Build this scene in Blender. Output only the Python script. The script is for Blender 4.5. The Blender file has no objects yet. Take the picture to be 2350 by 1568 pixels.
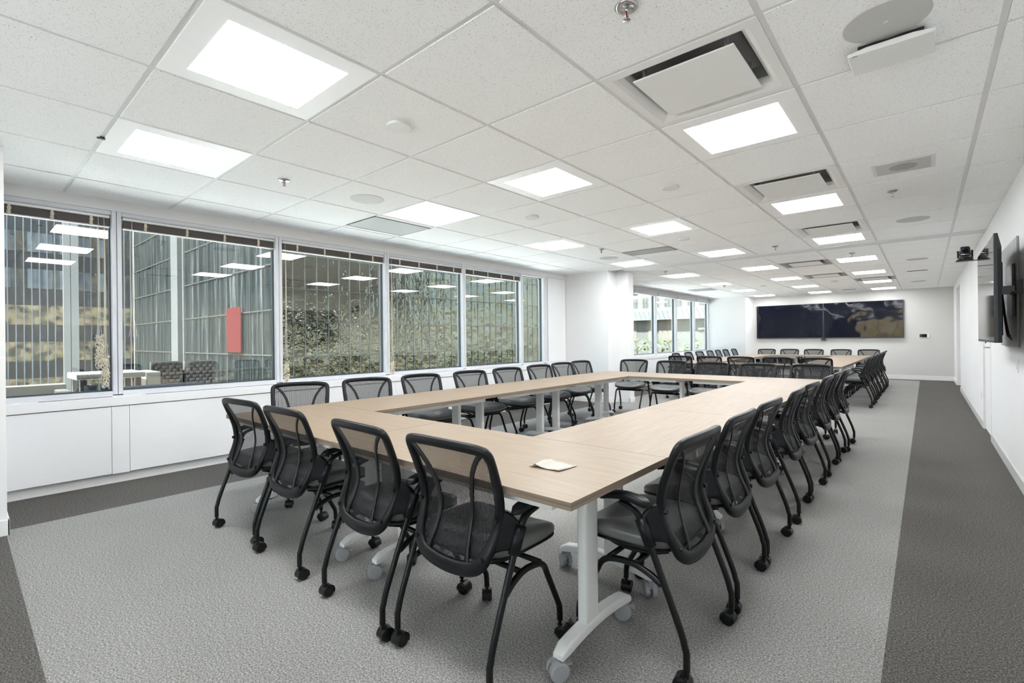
import bpy, bmesh, math, random
from mathutils import Vector, Matrix
random.seed(11)
C = bpy.context.scene.collection
PI = math.pi
R = math.radians
SC = bpy.context.scene

# ------------------------------------------------------------------ materials
def new_mat(name):
    m = bpy.data.materials.new(name); m.use_nodes = True
    nt = m.node_tree; nt.nodes.clear()
    out = nt.nodes.new('ShaderNodeOutputMaterial')
    return m, nt, out
def N(nt, kind, **kw):
    n = nt.nodes.new(kind)
    for k, v in kw.items(): setattr(n, k, v)
    return n
def ramp(nt, src, stops):
    r = N(nt, 'ShaderNodeValToRGB'); e = r.color_ramp.elements
    while len(e) > 1: e.remove(e[-1])
    e[0].position = stops[0][0]; e[0].color = (*stops[0][1], 1)
    for p, c in stops[1:]:
        x = e.new(p); x.color = (*c, 1)
    nt.links.new(src, r.inputs[0]); return r
def coords(nt, kind='Object', scale=(1, 1, 1)):
    tc = N(nt, 'ShaderNodeTexCoord'); mp = N(nt, 'ShaderNodeMapping')
    mp.inputs['Scale'].default_value = scale
    nt.links.new(tc.outputs[kind], mp.inputs[0]); return mp.outputs[0]
def noise(nt, vec, scale, detail=3, rough=.55):
    n = N(nt, 'ShaderNodeTexNoise'); n.inputs['Scale'].default_value = scale
    n.inputs['Detail'].default_value = detail; n.inputs['Roughness'].default_value = rough
    nt.links.new(vec, n.inputs['Vector']); return n
def bump(nt, h, strength, dist):
    b = N(nt, 'ShaderNodeBump'); b.inputs['Strength'].default_value = strength
    b.inputs['Distance'].default_value = dist; nt.links.new(h, b.inputs['Height']); return b
def plain(name, col, rough=.5, metal=0, spec=.5, vary=.06, vscale=6, bmp=0, bscale=300, coat=0):
    m, nt, out = new_mat(name)
    p = N(nt, 'ShaderNodeBsdfPrincipled')
    p.inputs['Roughness'].default_value = rough; p.inputs['Metallic'].default_value = metal
    p.inputs['Specular IOR Level'].default_value = spec; p.inputs['Coat Weight'].default_value = coat
    v = coords(nt)
    n = noise(nt, v, vscale)
    a = tuple(max(0, c * (1 - vary)) for c in col); b = tuple(min(1, c * (1 + vary)) for c in col)
    r = ramp(nt, n.outputs['Fac'], [(.3, a), (.7, b)])
    nt.links.new(r.outputs[0], p.inputs['Base Color'])
    if bmp:
        n2 = noise(nt, v, bscale, 2)
        bb = bump(nt, n2.outputs['Fac'], bmp, .001); nt.links.new(bb.outputs[0], p.inputs['Normal'])
    nt.links.new(p.outputs[0], out.inputs[0]); return m
def emit(name, col, st):
    m, nt, out = new_mat(name); e = N(nt, 'ShaderNodeEmission')
    e.inputs[0].default_value = (*col, 1); e.inputs[1].default_value = st
    nt.links.new(e.outputs[0], out.inputs[0]); return m

M = {}
def carpet(name, dark, light, mid):
    m, nt, out = new_mat(name); p = N(nt, 'ShaderNodeBsdfPrincipled')
    p.inputs['Roughness'].default_value = .95; p.inputs['Specular IOR Level'].default_value = .1
    v = coords(nt)
    n = noise(nt, v, 125, 3, .75); n2 = noise(nt, v, 1.3, 2); n3 = noise(nt, coords(nt, 'Object', (1, .45, 1)), 420, 2, .6)
    mx = N(nt, 'ShaderNodeMix', data_type='FLOAT'); mx.inputs[0].default_value = .45
    nt.links.new(n.outputs['Fac'], mx.inputs[2]); nt.links.new(n3.outputs['Fac'], mx.inputs[3])
    r = ramp(nt, mx.outputs[0], [(.38, dark), (.5, mid), (.62, light)])
    mul = N(nt, 'ShaderNodeMix', data_type='RGBA', blend_type='MULTIPLY'); mul.inputs[0].default_value = 1
    r2 = ramp(nt, n2.outputs['Fac'], [(.3, (.93, .93, .93)), (.7, (1, 1, 1))])
    nt.links.new(r.outputs[0], mul.inputs[6]); nt.links.new(r2.outputs[0], mul.inputs[7])
    nt.links.new(mul.outputs[2], p.inputs['Base Color'])
    b = bump(nt, mx.outputs[0], .35, .003); nt.links.new(b.outputs[0], p.inputs['Normal'])
    nt.links.new(p.outputs[0], out.inputs[0]); return m
M['carpet_light'] = carpet('light_grey_carpet', (.090, .0872, .0827), (.515, .507, .488), (.260, .254, .243))
M['carpet_dark'] = carpet('dark_grey_carpet', (.026, .0245, .0225), (.25, .238, .225), (.092, .087, .081))

def tile():
    m, nt, out = new_mat('acoustic_tile'); p = N(nt, 'ShaderNodeBsdfPrincipled')
    p.inputs['Roughness'].default_value = .9; p.inputs['Specular IOR Level'].default_value = .1
    v = coords(nt); n0 = noise(nt, v, 45, 2)
    vm = N(nt, 'ShaderNodeVectorMath', operation='MULTIPLY_ADD')
    vm.inputs[1].default_value = (.02, .02, .02); nt.links.new(n0.outputs['Color'], vm.inputs[0]); nt.links.new(v, vm.inputs[2])
    vo = N(nt, 'ShaderNodeTexVoronoi'); vo.inputs['Scale'].default_value = 150; nt.links.new(vm.outputs[0], vo.inputs['Vector'])
    r = ramp(nt, vo.outputs['Distance'], [(.0, (1, 1, 1)), (.17, (1, 1, 1)), (.25, (0, 0, 0))])
    sep = N(nt, 'ShaderNodeSeparateColor'); nt.links.new(vo.outputs['Color'], sep.inputs[0])
    th = N(nt, 'ShaderNodeMath', operation='GREATER_THAN'); th.inputs[1].default_value = .52; nt.links.new(sep.outputs[0], th.inputs[0])
    mm = N(nt, 'ShaderNodeMath', operation='MULTIPLY'); nt.links.new(r.outputs[0], mm.inputs[0]); nt.links.new(th.outputs[0], mm.inputs[1])
    mix = N(nt, 'ShaderNodeMix', data_type='RGBA'); mix.inputs[6].default_value = (.93, .93, .93, 1); mix.inputs[7].default_value = (.34, .33, .31, 1)
    nt.links.new(mm.outputs[0], mix.inputs[0]); nt.links.new(mix.outputs[2], p.inputs['Base Color'])
    nt.links.new(p.outputs[0], out.inputs[0]); return m
M['tile'] = tile()
M['tbar'] = plain('ceiling_grid_metal', (.74, .74, .735), .5, vary=.03)
M['wall'] = plain('white_wall_paint', (.765, .765, .767), .7, spec=.25, vary=.01, vscale=1.5, bmp=.08, bscale=220)
M['wall_grey'] = plain('grey_wall_paint', (.60, .59, .57), .75, spec=.2, vary=.015, vscale=2)
M['base'] = plain('baseboard_vinyl', (.80, .80, .79), .45, vary=.02)
M['base_grey'] = plain('grey_baseboard_vinyl', (.55, .55, .54), .45, vary=.02)
M['sill'] = plain('sill_enclosure_paint', (.83, .83, .84), .45, vary=.012, vscale=2)
M['alu'] = plain('painted_window_aluminium', (.66, .67, .70), .4, spec=.5, vary=.03)
M['alu_dark'] = plain('dark_window_gasket', (.05, .055, .065), .5)
M['plastic'] = plain('black_chair_plastic', (.0050, .0058, .0074), .38, spec=.27, vary=.1, bmp=.05, bscale=900)
M['tube'] = plain('black_powder_coated_tube', (.0035, .0037, .0042), .34, spec=.35)
M['strap'] = plain('dark_chair_strap', (.006, .0065, .008), .45)
M['vinyl'] = plain('charcoal_vinyl', (.15, .152, .15), .32, spec=.55, vary=.08, bmp=.12, bscale=500)
M['caster'] = plain('black_caster_plastic', (.005, .005, .0055), .4, spec=.35)
M['steel'] = plain('bright_steel', (.55, .55, .55), .25, metal=1, vary=.04)
M['white_metal'] = plain('white_powder_coat', (.80, .80, .79), .35, vary=.02)
M['grey_caster'] = plain('grey_caster_plastic', (.33, .34, .355), .45)
M['dark'] = plain('dark_void', (.02, .02, .02), .8)
M['vent_dark'] = plain('vent_shroud', (.30, .30, .295), .6)
M['vent'] = plain('vent_white_metal', (.82, .82, .81), .45, vary=.015)
M['grille'] = plain('grey_grille_mesh', (.36, .36, .355), .6, vary=.12, vscale=300)
M['speaker'] = plain('speaker_grille', (.55, .55, .54), .6, vary=.10, vscale=500)
M['disc'] = plain('ceiling_disc_plastic', (.70, .70, .69), .5, vary=.02)
M['chrome'] = plain('sprinkler_chrome', (.5, .5, .5), .2, metal=1)
M['red'] = plain('red_glass_bulb', (.35, .01, .02), .2)
M['lamp_frame'] = plain('lamp_frame_white', (.94, .94, .94), .4, vary=.01)
M['lamp'] = emit('lamp_diffuser', (.955, .98, 1), 7.8)
M['tv_body'] = plain('tv_body_black', (.018, .022, .03), .35)
M['bracket'] = plain('mount_grey_metal', (.20, .21, .22), .4, metal=.4)
M['panel_grey'] = plain('plain_mid_grey', (.33, .33, .33), .55)
M['paper'] = plain('cream_napkin', (.46, .44, .395), .8, vary=.02)
M['rubber'] = plain('black_cable', (.01, .01, .01), .5)
def screen():
    m, nt, out = new_mat('tv_screen_glass'); p = N(nt, 'ShaderNodeBsdfPrincipled')
    p.inputs['Base Color'].default_value = (.003, .004, .010, 1); p.inputs['Roughness'].default_value = .05
    p.inputs['IOR'].default_value = 1.36
    n = noise(nt, coords(nt), 2.2, 1); b = bump(nt, n.outputs['Fac'], .35, .02)
    nt.links.new(b.outputs[0], p.inputs['Normal']); nt.links.new(p.outputs[0], out.inputs[0]); return m
M['screen'] = screen()
def flat_screen():
    m, nt, out = new_mat('flat_tv_glass'); p = N(nt, 'ShaderNodeBsdfPrincipled')
    p.inputs['Base Color'].default_value = (.003, .0035, .006, 1); p.inputs['Roughness'].default_value = .04; p.inputs['IOR'].default_value = 1.5
    n = noise(nt, coords(nt), 400, 1); r = ramp(nt, n.outputs['Fac'], [(.3, (.035, .035, .035)), (.7, (.05, .05, .05))]); nt.links.new(r.outputs[0], p.inputs['Roughness'])
    nt.links.new(p.outputs[0], out.inputs[0]); return m
M['tv_glass'] = flat_screen()
def wood(name, a, b, layered=False):
    m, nt, out = new_mat(name); p = N(nt, 'ShaderNodeBsdfPrincipled')
    p.inputs['Roughness'].default_value = .42; p.inputs['Specular IOR Level'].default_value = .4
    if layered:
        v = coords(nt, 'Object', (2, 2, 260)); n = noise(nt, v, 1, 2)
    else:
        v = coords(nt, 'Object', (1.6, 26, 26)); n = noise(nt, v, 2.4, 6, .62)
    r = ramp(nt, n.outputs['Fac'], [(.28, a), (.72, b)])
    nt.links.new(r.outputs[0], p.inputs['Base Color']); nt.links.new(p.outputs[0], out.inputs[0]); return m
M['wood'] = wood('pale_oak_laminate', (.252, .184, .126), (.328, .254, .184))
M['wood_edge'] = wood('oak_edge_band', (.13, .098, .073), (.29, .225, .17), True)
def mesh_fabric():
    m, nt, out = new_mat('black_mesh_fabric'); p = N(nt, 'ShaderNodeBsdfPrincipled')
    p.inputs['Base Color'].default_value = (.014, .0145, .016, 1); p.inputs['Roughness'].default_value = .55; p.inputs['Specular IOR Level'].default_value = .25
    tr = N(nt, 'ShaderNodeBsdfTransparent')
    uv = coords(nt, 'UV'); sx = N(nt, 'ShaderNodeSeparateXYZ'); nt.links.new(uv, sx.inputs[0])
    def thread(sock, period, duty):
        a = N(nt, 'ShaderNodeMath', operation='DIVIDE'); a.inputs[1].default_value = period; nt.links.new(sock, a.inputs[0])
        f = N(nt, 'ShaderNodeMath', operation='FRACT'); nt.links.new(a.outputs[0], f.inputs[0])
        l = N(nt, 'ShaderNodeMath', operation='LESS_THAN'); l.inputs[1].default_value = duty; nt.links.new(f.outputs[0], l.inputs[0]); return l
    vx = thread(sx.outputs[0], .0062, .62); vy = thread(sx.outputs[1], .0045, .20)
    mx = N(nt, 'ShaderNodeMath', operation='MAXIMUM'); nt.links.new(vx.outputs[0], mx.inputs[0]); nt.links.new(vy.outputs[0], mx.inputs[1])
    mix = N(nt, 'ShaderNodeMixShader'); nt.links.new(mx.outputs[0], mix.inputs[0])
    nt.links.new(tr.outputs[0], mix.inputs[1]); nt.links.new(p.outputs[0], mix.inputs[2]); nt.links.new(mix.outputs[0], out.inputs[0]); return m
M['mesh'] = mesh_fabric()
def glass():
    m, nt, out = new_mat('coated_window_glass')
    tr = N(nt, 'ShaderNodeBsdfTransparent'); tr.inputs[0].default_value = (.84, .89, .88, 1)
    gl = N(nt, 'ShaderNodeBsdfGlossy'); gl.inputs['Roughness'].default_value = 0; gl.inputs[0].default_value = (1, .95, .83, 1)
    lw = N(nt, 'ShaderNodeLayerWeight'); lw.inputs[0].default_value = .5
    pw = N(nt, 'ShaderNodeMath', operation='POWER'); pw.inputs[1].default_value = 4; nt.links.new(lw.outputs['Facing'], pw.inputs[0])
    ad = N(nt, 'ShaderNodeMath', operation='MULTIPLY_ADD'); ad.inputs[1].default_value = .45; ad.inputs[2].default_value = .10; nt.links.new(pw.outputs[0], ad.inputs[0])
    mix = N(nt, 'ShaderNodeMixShader'); nt.links.new(ad.outputs[0], mix.inputs[0])
    nt.links.new(tr.outputs[0], mix.inputs[1]); nt.links.new(gl.outputs[0], mix.inputs[2]); nt.links.new(mix.outputs[0], out.inputs[0]); return m
M['glass'] = glass()
M['blind'] = plain('brown_blind_slats', (.085, .075, .068), .5, vary=.15)
M['blind_white'] = plain('white_blind_rail', (.78, .78, .77), .4)
M['cord'] = plain('cream_cord', (.72, .66, .53), .8)
M['roller'] = plain('roller_blind_cassette', (.52, .525, .54), .5, vary=.03)

# ------------------------------------------------------------------ mesh helpers
class MB:
    def __init__(s): s.v = []; s.f = []; s.mi = []; s.uv = {}
    def box(s, x0, x1, y0, y1, z0, z1, mi=0):
        b = len(s.v)
        s.v += [(x0, y0, z0), (x1, y0, z0), (x1, y1, z0), (x0, y1, z0), (x0, y0, z1), (x1, y0, z1), (x1, y1, z1), (x0, y1, z1)]
        for q in ((0, 3, 2, 1), (4, 5, 6, 7), (0, 1, 5, 4), (1, 2, 6, 5), (2, 3, 7, 6), (3, 0, 4, 7)):
            s.f.append(tuple(b + i for i in q)); s.mi.append(mi)
        return s
    def quad(s, a, b, c, d, mi=0):
        k = len(s.v); s.v += [a, b, c, d]; s.f.append((k, k + 1, k + 2, k + 3)); s.mi.append(mi); return s
    def rings(s, rings, closed_ring=True, cap=True, mi=0, loop=False):
        """rings: list of equal-length point lists, lofted one to the next."""
        b = len(s.v); n = len(rings[0])
        for r in rings: s.v += [tuple(p) for p in r]
        m = len(rings)
        for i in range(m if loop else m - 1):
            i2 = (i + 1) % m
            for j in range(n if closed_ring else n - 1):
                k = (j + 1) % n
                s.f.append((b + i * n + j, b + i * n + k, b + i2 * n + k, b + i2 * n + j)); s.mi.append(mi)
        if cap and not loop and closed_ring:
            s.f.append(tuple(b + j for j in reversed(range(n)))); s.mi.append(mi)
            s.f.append(tuple(b + (m - 1) * n + j for j in range(n))); s.mi.append(mi)
        return s
    def tube(s, path, r, n=10, mi=0, loop=False, up=(0, 0, 1), section=None, cap=True):
        """sweep a circle (or section(i) -> list of 2D points) along path"""
        P = [Vector(p) for p in path]; m = len(P); rings = []
        prev = None
        for i in range(m):
            if loop: t = P[(i + 1) % m] - P[i - 1]
            else: t = P[min(i + 1, m - 1)] - P[max(i - 1, 0)]
            t.normalize()
            if prev is None:
                u = Vector(up)
                if abs(u.dot(t)) > .95: u = Vector((1, 0, 0))
                a = (u - t * u.dot(t)).normalized()
            else: a = (prev - t * prev.dot(t)).normalized()
            prev = a; bb = t.cross(a)
            if section: pts = section(i)
            else:
                rr = r[i] if isinstance(r, (list, tuple)) else r
                pts = [(rr * math.cos(2 * PI * k / n), rr * math.sin(2 * PI * k / n)) for k in range(n)]
            rings.append([P[i] + a * x + bb * y for x, y in pts])
        return s.rings(rings, True, cap, mi, loop)
    def cyl(s, c0, c1, r0, r1=None, n=20, mi=0):
        return s.tube([c0, c1], [r0, r0 if r1 is None else r1], n, mi)
    def lathe(s, prof, c=(0, 0, 0), n=28, mi=0):
        rings = [[(c[0] + r * math.cos(2 * PI * k / n), c[1] + r * math.sin(2 * PI * k / n), c[2] + z) for k in range(n)] for r, z in prof]
        return s.rings(rings, True, True, mi)
    def prism(s, pts, axis, a, b, mi=0):
        """2D polygon extruded along axis ('x','y','z') between a and b"""
        def P(p, h): return {'x': (h, p[0], p[1]), 'y': (p[0], h, p[1]), 'z': (p[0], p[1], h)}[axis]
        return s.rings([[P(p, a) for p in pts], [P(p, b) for p in pts]], True, True, mi)
    def build(s, name, mats, parent=None, smooth=False, bevel=0, seg=2, loc=None, rot=None, solid=0, subsurf=0):
        me = bpy.data.meshes.new(name); me.from_pydata([tuple(p) for p in s.v], [], s.f)
        if not isinstance(mats, (list, tuple)): mats = [mats]
        for m in mats: me.materials.append(m)
        me.polygons.foreach_set('material_index', s.mi)
        bm = bmesh.new(); bm.from_mesh(me); bmesh.ops.recalc_face_normals(bm, faces=bm.faces); bm.to_mesh(me); bm.free()
        if smooth: me.polygons.foreach_set('use_smooth', [True] * len(me.polygons))
        o = bpy.data.objects.new(name, me); C.objects.link(o)
        if parent: o.parent = parent
        if loc: o.location = loc
        if rot: o.rotation_euler = rot
        if solid:
            d = o.modifiers.new('thick', 'SOLIDIFY'); d.thickness = solid; d.offset = 0
        if subsurf:
            d = o.modifiers.new('sub', 'SUBSURF'); d.levels = subsurf; d.render_levels = subsurf
        if bevel:
            d = o.modifiers.new('bev', 'BEVEL'); d.width = bevel; d.segments = seg; d.limit_method = 'ANGLE'; d.angle_limit = R(40)
            if smooth is False and seg > 1: me.polygons.foreach_set('use_smooth', [True] * len(me.polygons)); w = o.modifiers.new('wn', 'WEIGHTED_NORMAL'); w.keep_sharp = False
        return o

def catmull(P, k=6, loop=False):
    P = [Vector(p) for p in P]; out = []; n = len(P)
    rng = range(n) if loop else range(n - 1)
    for i in rng:
        p0 = P[(i - 1) % n] if loop or i > 0 else P[0]; p1 = P[i]; p2 = P[(i + 1) % n]
        p3 = P[(i + 2) % n] if loop or i + 2 < n else P[-1]
        for j in range(k):
            t = j / k
            out.append(.5 * ((2 * p1) + (p2 - p0) * t + (2 * p0 - 5 * p1 + 4 * p2 - p3) * t * t + (3 * p1 - p0 - 3 * p2 + p3) * t ** 3))
    if not loop: out.append(P[-1])
    return out
def interp(tab, x):
    if x <= tab[0][0]: return tab[0][1]
    for (a, b), (c, d) in zip(tab, tab[1:]):
        if x <= c: return b + (d - b) * (x - a) / (c - a)
    return tab[-1][1]

def thing(name, label, cat, loc=(0, 0, 0), rotz=0, group=None):
    o = bpy.data.objects.new(name, None); C.objects.link(o); o.empty_display_size = .1
    o.location = loc; o.rotation_euler = (0, 0, rotz)
    tag(o, label, cat, group); return o
def tag(o, label, cat, group=None):
    o['label'] = label; o['category'] = cat
    if group: o['group'] = group
    return o
def struct(o): o['kind'] = 'structure'; return o
KIDS = {}
def children(o):
    if o.name not in KIDS: KIDS[o.name] = [c for c in bpy.data.objects if c.parent == o]
    return KIDS[o.name]
def copy_tree(o, parent=None):
    c = o.copy(); C.objects.link(c)
    if parent: c.parent = parent
    for ch in list(children(o)): copy_tree(ch, c)
    return c
def instance(proto, used, loc, rotz, label, group):
    o = proto if not used else copy_tree(proto)
    o.location = loc; o.rotation_euler = (0, 0, rotz); o['label'] = label; o['group'] = group
    return o

# ------------------------------------------------------------------ room constants
CEIL = 2.5924
T = .762
GX, GY = -.505, .6237          # origin of the ceiling grid
XR = .585                      # right wall
XW = -5.64                     # window wall
YF = 17.8                      # far wall
def cell(i, j): return GX + i * T, GY + j * T

# ------------------------------------------------------------------ floor
mb = MB()
LX0, LX1, LY0, LY1 = -4.76, -.135, .216, 17.43
X0, X1, Y0, Y1 = -6.0, 1.2, -3.2, 18.0
mb.quad((LX0, LY0, 0), (LX1, LY0, 0), (LX1, LY1, 0), (LX0, LY1, 0), 0)
for a, b, c, d in ((X0, X1, Y0, LY0), (X0, LX0, LY0, LY1), (LX1, X1, LY0, LY1), (X0, X1, LY1, Y1)):
    mb.quad((a, c, 0), (b, c, 0), (b, d, 0), (a, d, 0), 1)
struct(mb.build('floor', [M['carpet_light'], M['carpet_dark']]))

# ------------------------------------------------------------------ ceiling: tiles lowered a little below their grid
LIGHTS = [(i, j) for j in (.5, 3.5, 6.5, 9.5, 12.5, 15.5, 18.5, 21.5) for i in (-.5, -2.5, -4.5)]
LIGHTS = list(dict.fromkeys(LIGHTS))
VENTS = [(-.5, 2.5, 0), (-.5, 5.5, 0), (-.5, 8.5, 0), (-1.5, 12.5, 1), (-1.5, 15.5, 1), (-.5, 17.5, 1)]
skip = {(math.floor(i), math.floor(j)) for i, j in LIGHTS} | {(math.floor(v[0]), math.floor(v[1])) for v in VENTS}
mb = MB()
TRK = (8.40, 8.66)
for i in range(-7, 2):
    for j in range(-5, 23):
        if (i, j) in skip: continue
        x, y = cell(i, j)
        x0, x1 = max(x + .013, XW - .05), min(x + T - .013, XR)
        y0, y1 = y + .013, min(y + T - .013, YF)
        if i == 1 and j > 18: x1 = min(x + T - .013, 1.0)
        if x1 - x0 < .02: continue
        spans = [(y0, y1)]
        if y0 < TRK[1] and y1 > TRK[0]: spans = [(y0, TRK[0]), (TRK[1], y1)]
        for a, b in spans:
            if b - a > .02: mb.box(x0, x1, a, b, CEIL - .006, CEIL + .012, 0)
mb.box(XW - .3, 1.3, -3.2, YF + .2, CEIL + .16, CEIL + .2, 2)
for i in range(-7, 3):
    x = GX + i * T
    if XW < x < XR + .05: mb.box(x - .012, x + .012, -3.2, TRK[0], CEIL - .001, CEIL + .012, 1); mb.box(x - .012, x + .012, TRK[1], YF, CEIL - .001, CEIL + .012, 1)
for j in range(-5, 23):
    y = GY + j * T
    if TRK[0] - .02 < y < TRK[1] + .02 or y < -3.1: continue
    mb.box(XW - .05, 1.0 if j > 18 else XR, y - .012, y + .012, CEIL - .0003, CEIL + .011, 1)
struct(mb.build('ceiling', [M['tile'], M['tbar'], M['dark']]))
mb = MB()
mb.box(-4.42, XR, TRK[0] + .005, TRK[0] + .11, CEIL - .022, CEIL + .03); mb.box(-4.42, XR, TRK[1] - .09, TRK[1] - .005, CEIL - .022, CEIL + .03)
mb.box(-4.42, XR, TRK[0] + .11, TRK[1] - .09, CEIL + .01, CEIL + .03)
struct(mb.build('trim_1', M['tbar'], bevel=.012, seg=3))

# ------------------------------------------------------------------ walls
mb = MB(); mb.box(XR, XR + .12, -3.2, 8.05, 0, CEIL + .03); mb.box(XR, XR + .12, 9.05, 14.7, 0, CEIL + .03); mb.box(XR, XR + .12, 8.05, 9.05, 2.14, CEIL + .03)
struct(mb.build('wall_right', M['wall']))
mb = MB(); mb.box(XR + .35, XR + .47, 14.5, 16.45, 0, CEIL + .03); mb.box(XR + .12, XR + .47, 14.5, 14.7, 0, CEIL + .03); mb.box(XR, 1.05, 14.7, 16.4, 2.40, CEIL + .03)
struct(mb.build('wall_alcove', M['wall']))
mb = MB(); mb.box(XR, 1.05, 16.4, YF + .05, 0, CEIL + .03)
struct(mb.build('wall_corner', M['wall'], bevel=.004))
mb = MB(); mb.box(-5.9, 1.1, YF, YF + .12, 0, CEIL + .03)
struct(mb.build('wall_back', M['wall_grey']))
mb = MB(); mb.box(-5.9, -3.4, -3.3, -3.15, 0, CEIL + .03); mb.box(-.2, 1.1, -3.3, -3.15, 0, CEIL + .03); mb.box(-3.4, -.2, -3.3, -3.15, 0, .75); mb.box(-3.4, -.2, -3.3, -3.15, 2.45, CEIL + .03)
struct(mb.build('wall_front', M['wall']))
# white pier at the near left, pillar half way, pier at the far left
mb = MB(); mb.box(-5.9, -4.64, -3.2, .22, 0, CEIL + .03)
struct(mb.build('wall_pier', M['wall'], bevel=.003))
mb = MB(); mb.box(-5.86, -4.66, 8.27, 8.92, 0, CEIL + .03); mb.box(-4.66, -4.40, 8.61, 8.82, 0, CEIL + .03)
struct(mb.build('wall_pillar', M['wall'], bevel=.003))
mb = MB(); mb.box(-5.74, -4.46, 16.9, YF + .02, 0, CEIL + .03)
struct(mb.build('wall_far_pier', M['wall'], bevel=.003))
# window wall: header, wall below the sills, blank panel, blank stretch behind the pillar
mb = MB()
mb.box(-5.86, XW, .1, 8.3, 2.485, CEIL + .03); mb.box(-5.86, -5.61, .1, 17, 0, .79)
mb.box(-5.86, -5.66, 7.62, 8.3, .79, 2.5); mb.box(-5.86, XW, 8.9, 11.25, .79, CEIL + .03); mb.box(-5.86, XW, 11.25, 17, 2.485, CEIL + .03)
struct(mb.build('wall_left', M['wall']))
mb = MB()
for y0, y1 in ((7.62, 8.27),): mb.box(-5.655, -5.645, y0 + .03, y1 - .02, .82, 2.47)
struct(mb.build('trim_2', M['sill'], bevel=.003))
# sill enclosure with flat panels and narrow cover strips
mb = MB()
mul = [.98 + 1.465 * k for k in range(5)]
mb.box(-5.80, -5.538, .15, 8.27, .705, .785); mb.box(-5.80, -5.538, 8.92, 16.9, .705, .785)
edges = [.15] + mul + [8.27]
for a, b in zip(edges, edges[1:]):
    mb.box(-5.66, -5.55, a + (.0655 if a > .2 else 0), b - (.0655 if b < 8.2 else 0), .095, .698)
for m_ in mul: mb.box(-5.66, -5.549, m_ - .063, m_ + .063, .09, .699)
e2 = [8.92] + [11.25 + 1.41 * k for k in range(5)]
for a, b in zip(e2, e2[1:]): mb.box(-5.66, -5.55, a + .004, b - .004, .095, .698)
struct(mb.build('trim_3', M['sill'], bevel=.003))
mb = MB()
for m_ in [-.45] + mul: mb.box(-5.605, -5.59, max(m_ + .55, .45) if m_ < 0 else m_ + .2, m_ + 1.38, .784, .7875)
struct(mb.build('trim_4', M['dark']))
# baseboards
mb = MB(); mb.box(XR - .012, XR, -3.1, 8.0, 0, .10); mb.box(XR - .012, XR, 9.1, 14.7, 0, .10)
struct(mb.build('baseboard_right', M['base_grey'], bevel=.003))
mb = MB(); mb.box(-4.46, XR, YF - .014, YF, 0, .12); mb.box(XR - .0, .94, 16.388, 16.4, 0, .12); mb.box(XR - .012, XR, 16.39, YF, 0, .12)
struct(mb.build('baseboard_back', M['base'], bevel=.003))
mb = MB(); mb.box(-4.66, -4.628, -3.1, .232, 0, .105); mb.box(-5.5, -4.628, .22, .232, 0, .105)
struct(mb.build('baseboard_front', M['base'], bevel=.003))
mb = MB(); mb.box(-5.53, -4.66, 8.258, 8.27, 0, .10); mb.box(-4.66, -4.648, 8.258, 8.61, 0, .10); mb.box(-4.648, -4.388, 8.598, 8.61, 0, .10); mb.box(-4.40, -4.388, 8.598, 8.83, 0, .10)
mb.box(-5.61, -5.595, .23, 8.27, 0, .085); mb.box(-5.61, -5.595, 8.92, 16.9, 0, .085); mb.box(-5.5, -4.448, 16.888, 16.9, 0, .1); mb.box(-4.46, -4.448, 16.9, YF, 0, .1)
struct(mb.build('baseboard_left', M['base'], bevel=.003))

# door in the right wall
mb = MB(); mb.box(XR + .015, XR + .06, 8.075, 9.025, .01, 2.125)
d = struct(mb.build('door_1', M['wall'], bevel=.003))
mb = MB(); mb.box(XR - .006, XR + .10, 8.03, 8.07, 0, 2.17); mb.box(XR - .006, XR + .10, 9.03, 9.07, 0, 2.17); mb.box(XR - .006, XR + .10, 8.03, 9.07, 2.13, 2.17)
mb.build('door_frame', M['tbar'], d, bevel=.003)
mb = MB(); mb.cyl((XR + .02, 8.17, 1.11), (XR - .035, 8.17, 1.11), .011); mb.tube([(XR - .035, 8.165, 1.11), (XR - .038, 8.30, 1.11)], .009); mb.box(XR + .005, XR + .016, 8.14, 8.20, 1.04, 1.18)
mb.build('door_handle', M['steel'], d, smooth=False)

# ------------------------------------------------------------------ windows
def window(n, y0, y1, z0=.80, z1=2.485, jl=.036, jr=.036):
    mb = MB(); a, b = -5.77, XW
    mb.box(a, b, y0 + .002, y0 + jl, z0, z1); mb.box(a, b, y1 - jr, y1 - .002, z0, z1)
    mb.box(a, b - .012, y0 + jl, y1 - jr, z1 - .035, z1); mb.box(a, b - .004, y0 + jl, y1 - jr, z0 - .015, z0 + .03)
    w = struct(mb.build('window_%d' % n, M['alu'], bevel=.003))
    g = MB(); p, q, r, s = y0 + jl, y1 - jr, z0 + .03, z1 - .035; t = .011
    for box in ((p, p + t, r, s), (q - t, q, r, s), (p, q, r, r + t), (p, q, s - t, s)): g.box(-5.745, -5.70, *box)
    g.build('window_gasket', M['alu_dark'], w)
    gg = MB(); gg.quad((-5.712, p, r), (-5.712, q, r), (-5.712, q, s), (-5.712, p, s)); gg.quad((-5.735, p, r), (-5.735, q, r), (-5.735, q, s), (-5.735, p, s))
    gg.build('window_pane', M['glass'], w)
    return w
ext = [.12] + mul
for k in range(5): window(k + 1, ext[k], ext[k + 1])
window(6, mul[-1], 7.62, jr=.12)
far_e = [11.25, 12.66, 14.07, 15.55, 16.9]
for k in range(4): window(7 + k, far_e[k], far_e[k + 1], jl=.05, jr=.05)

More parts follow.
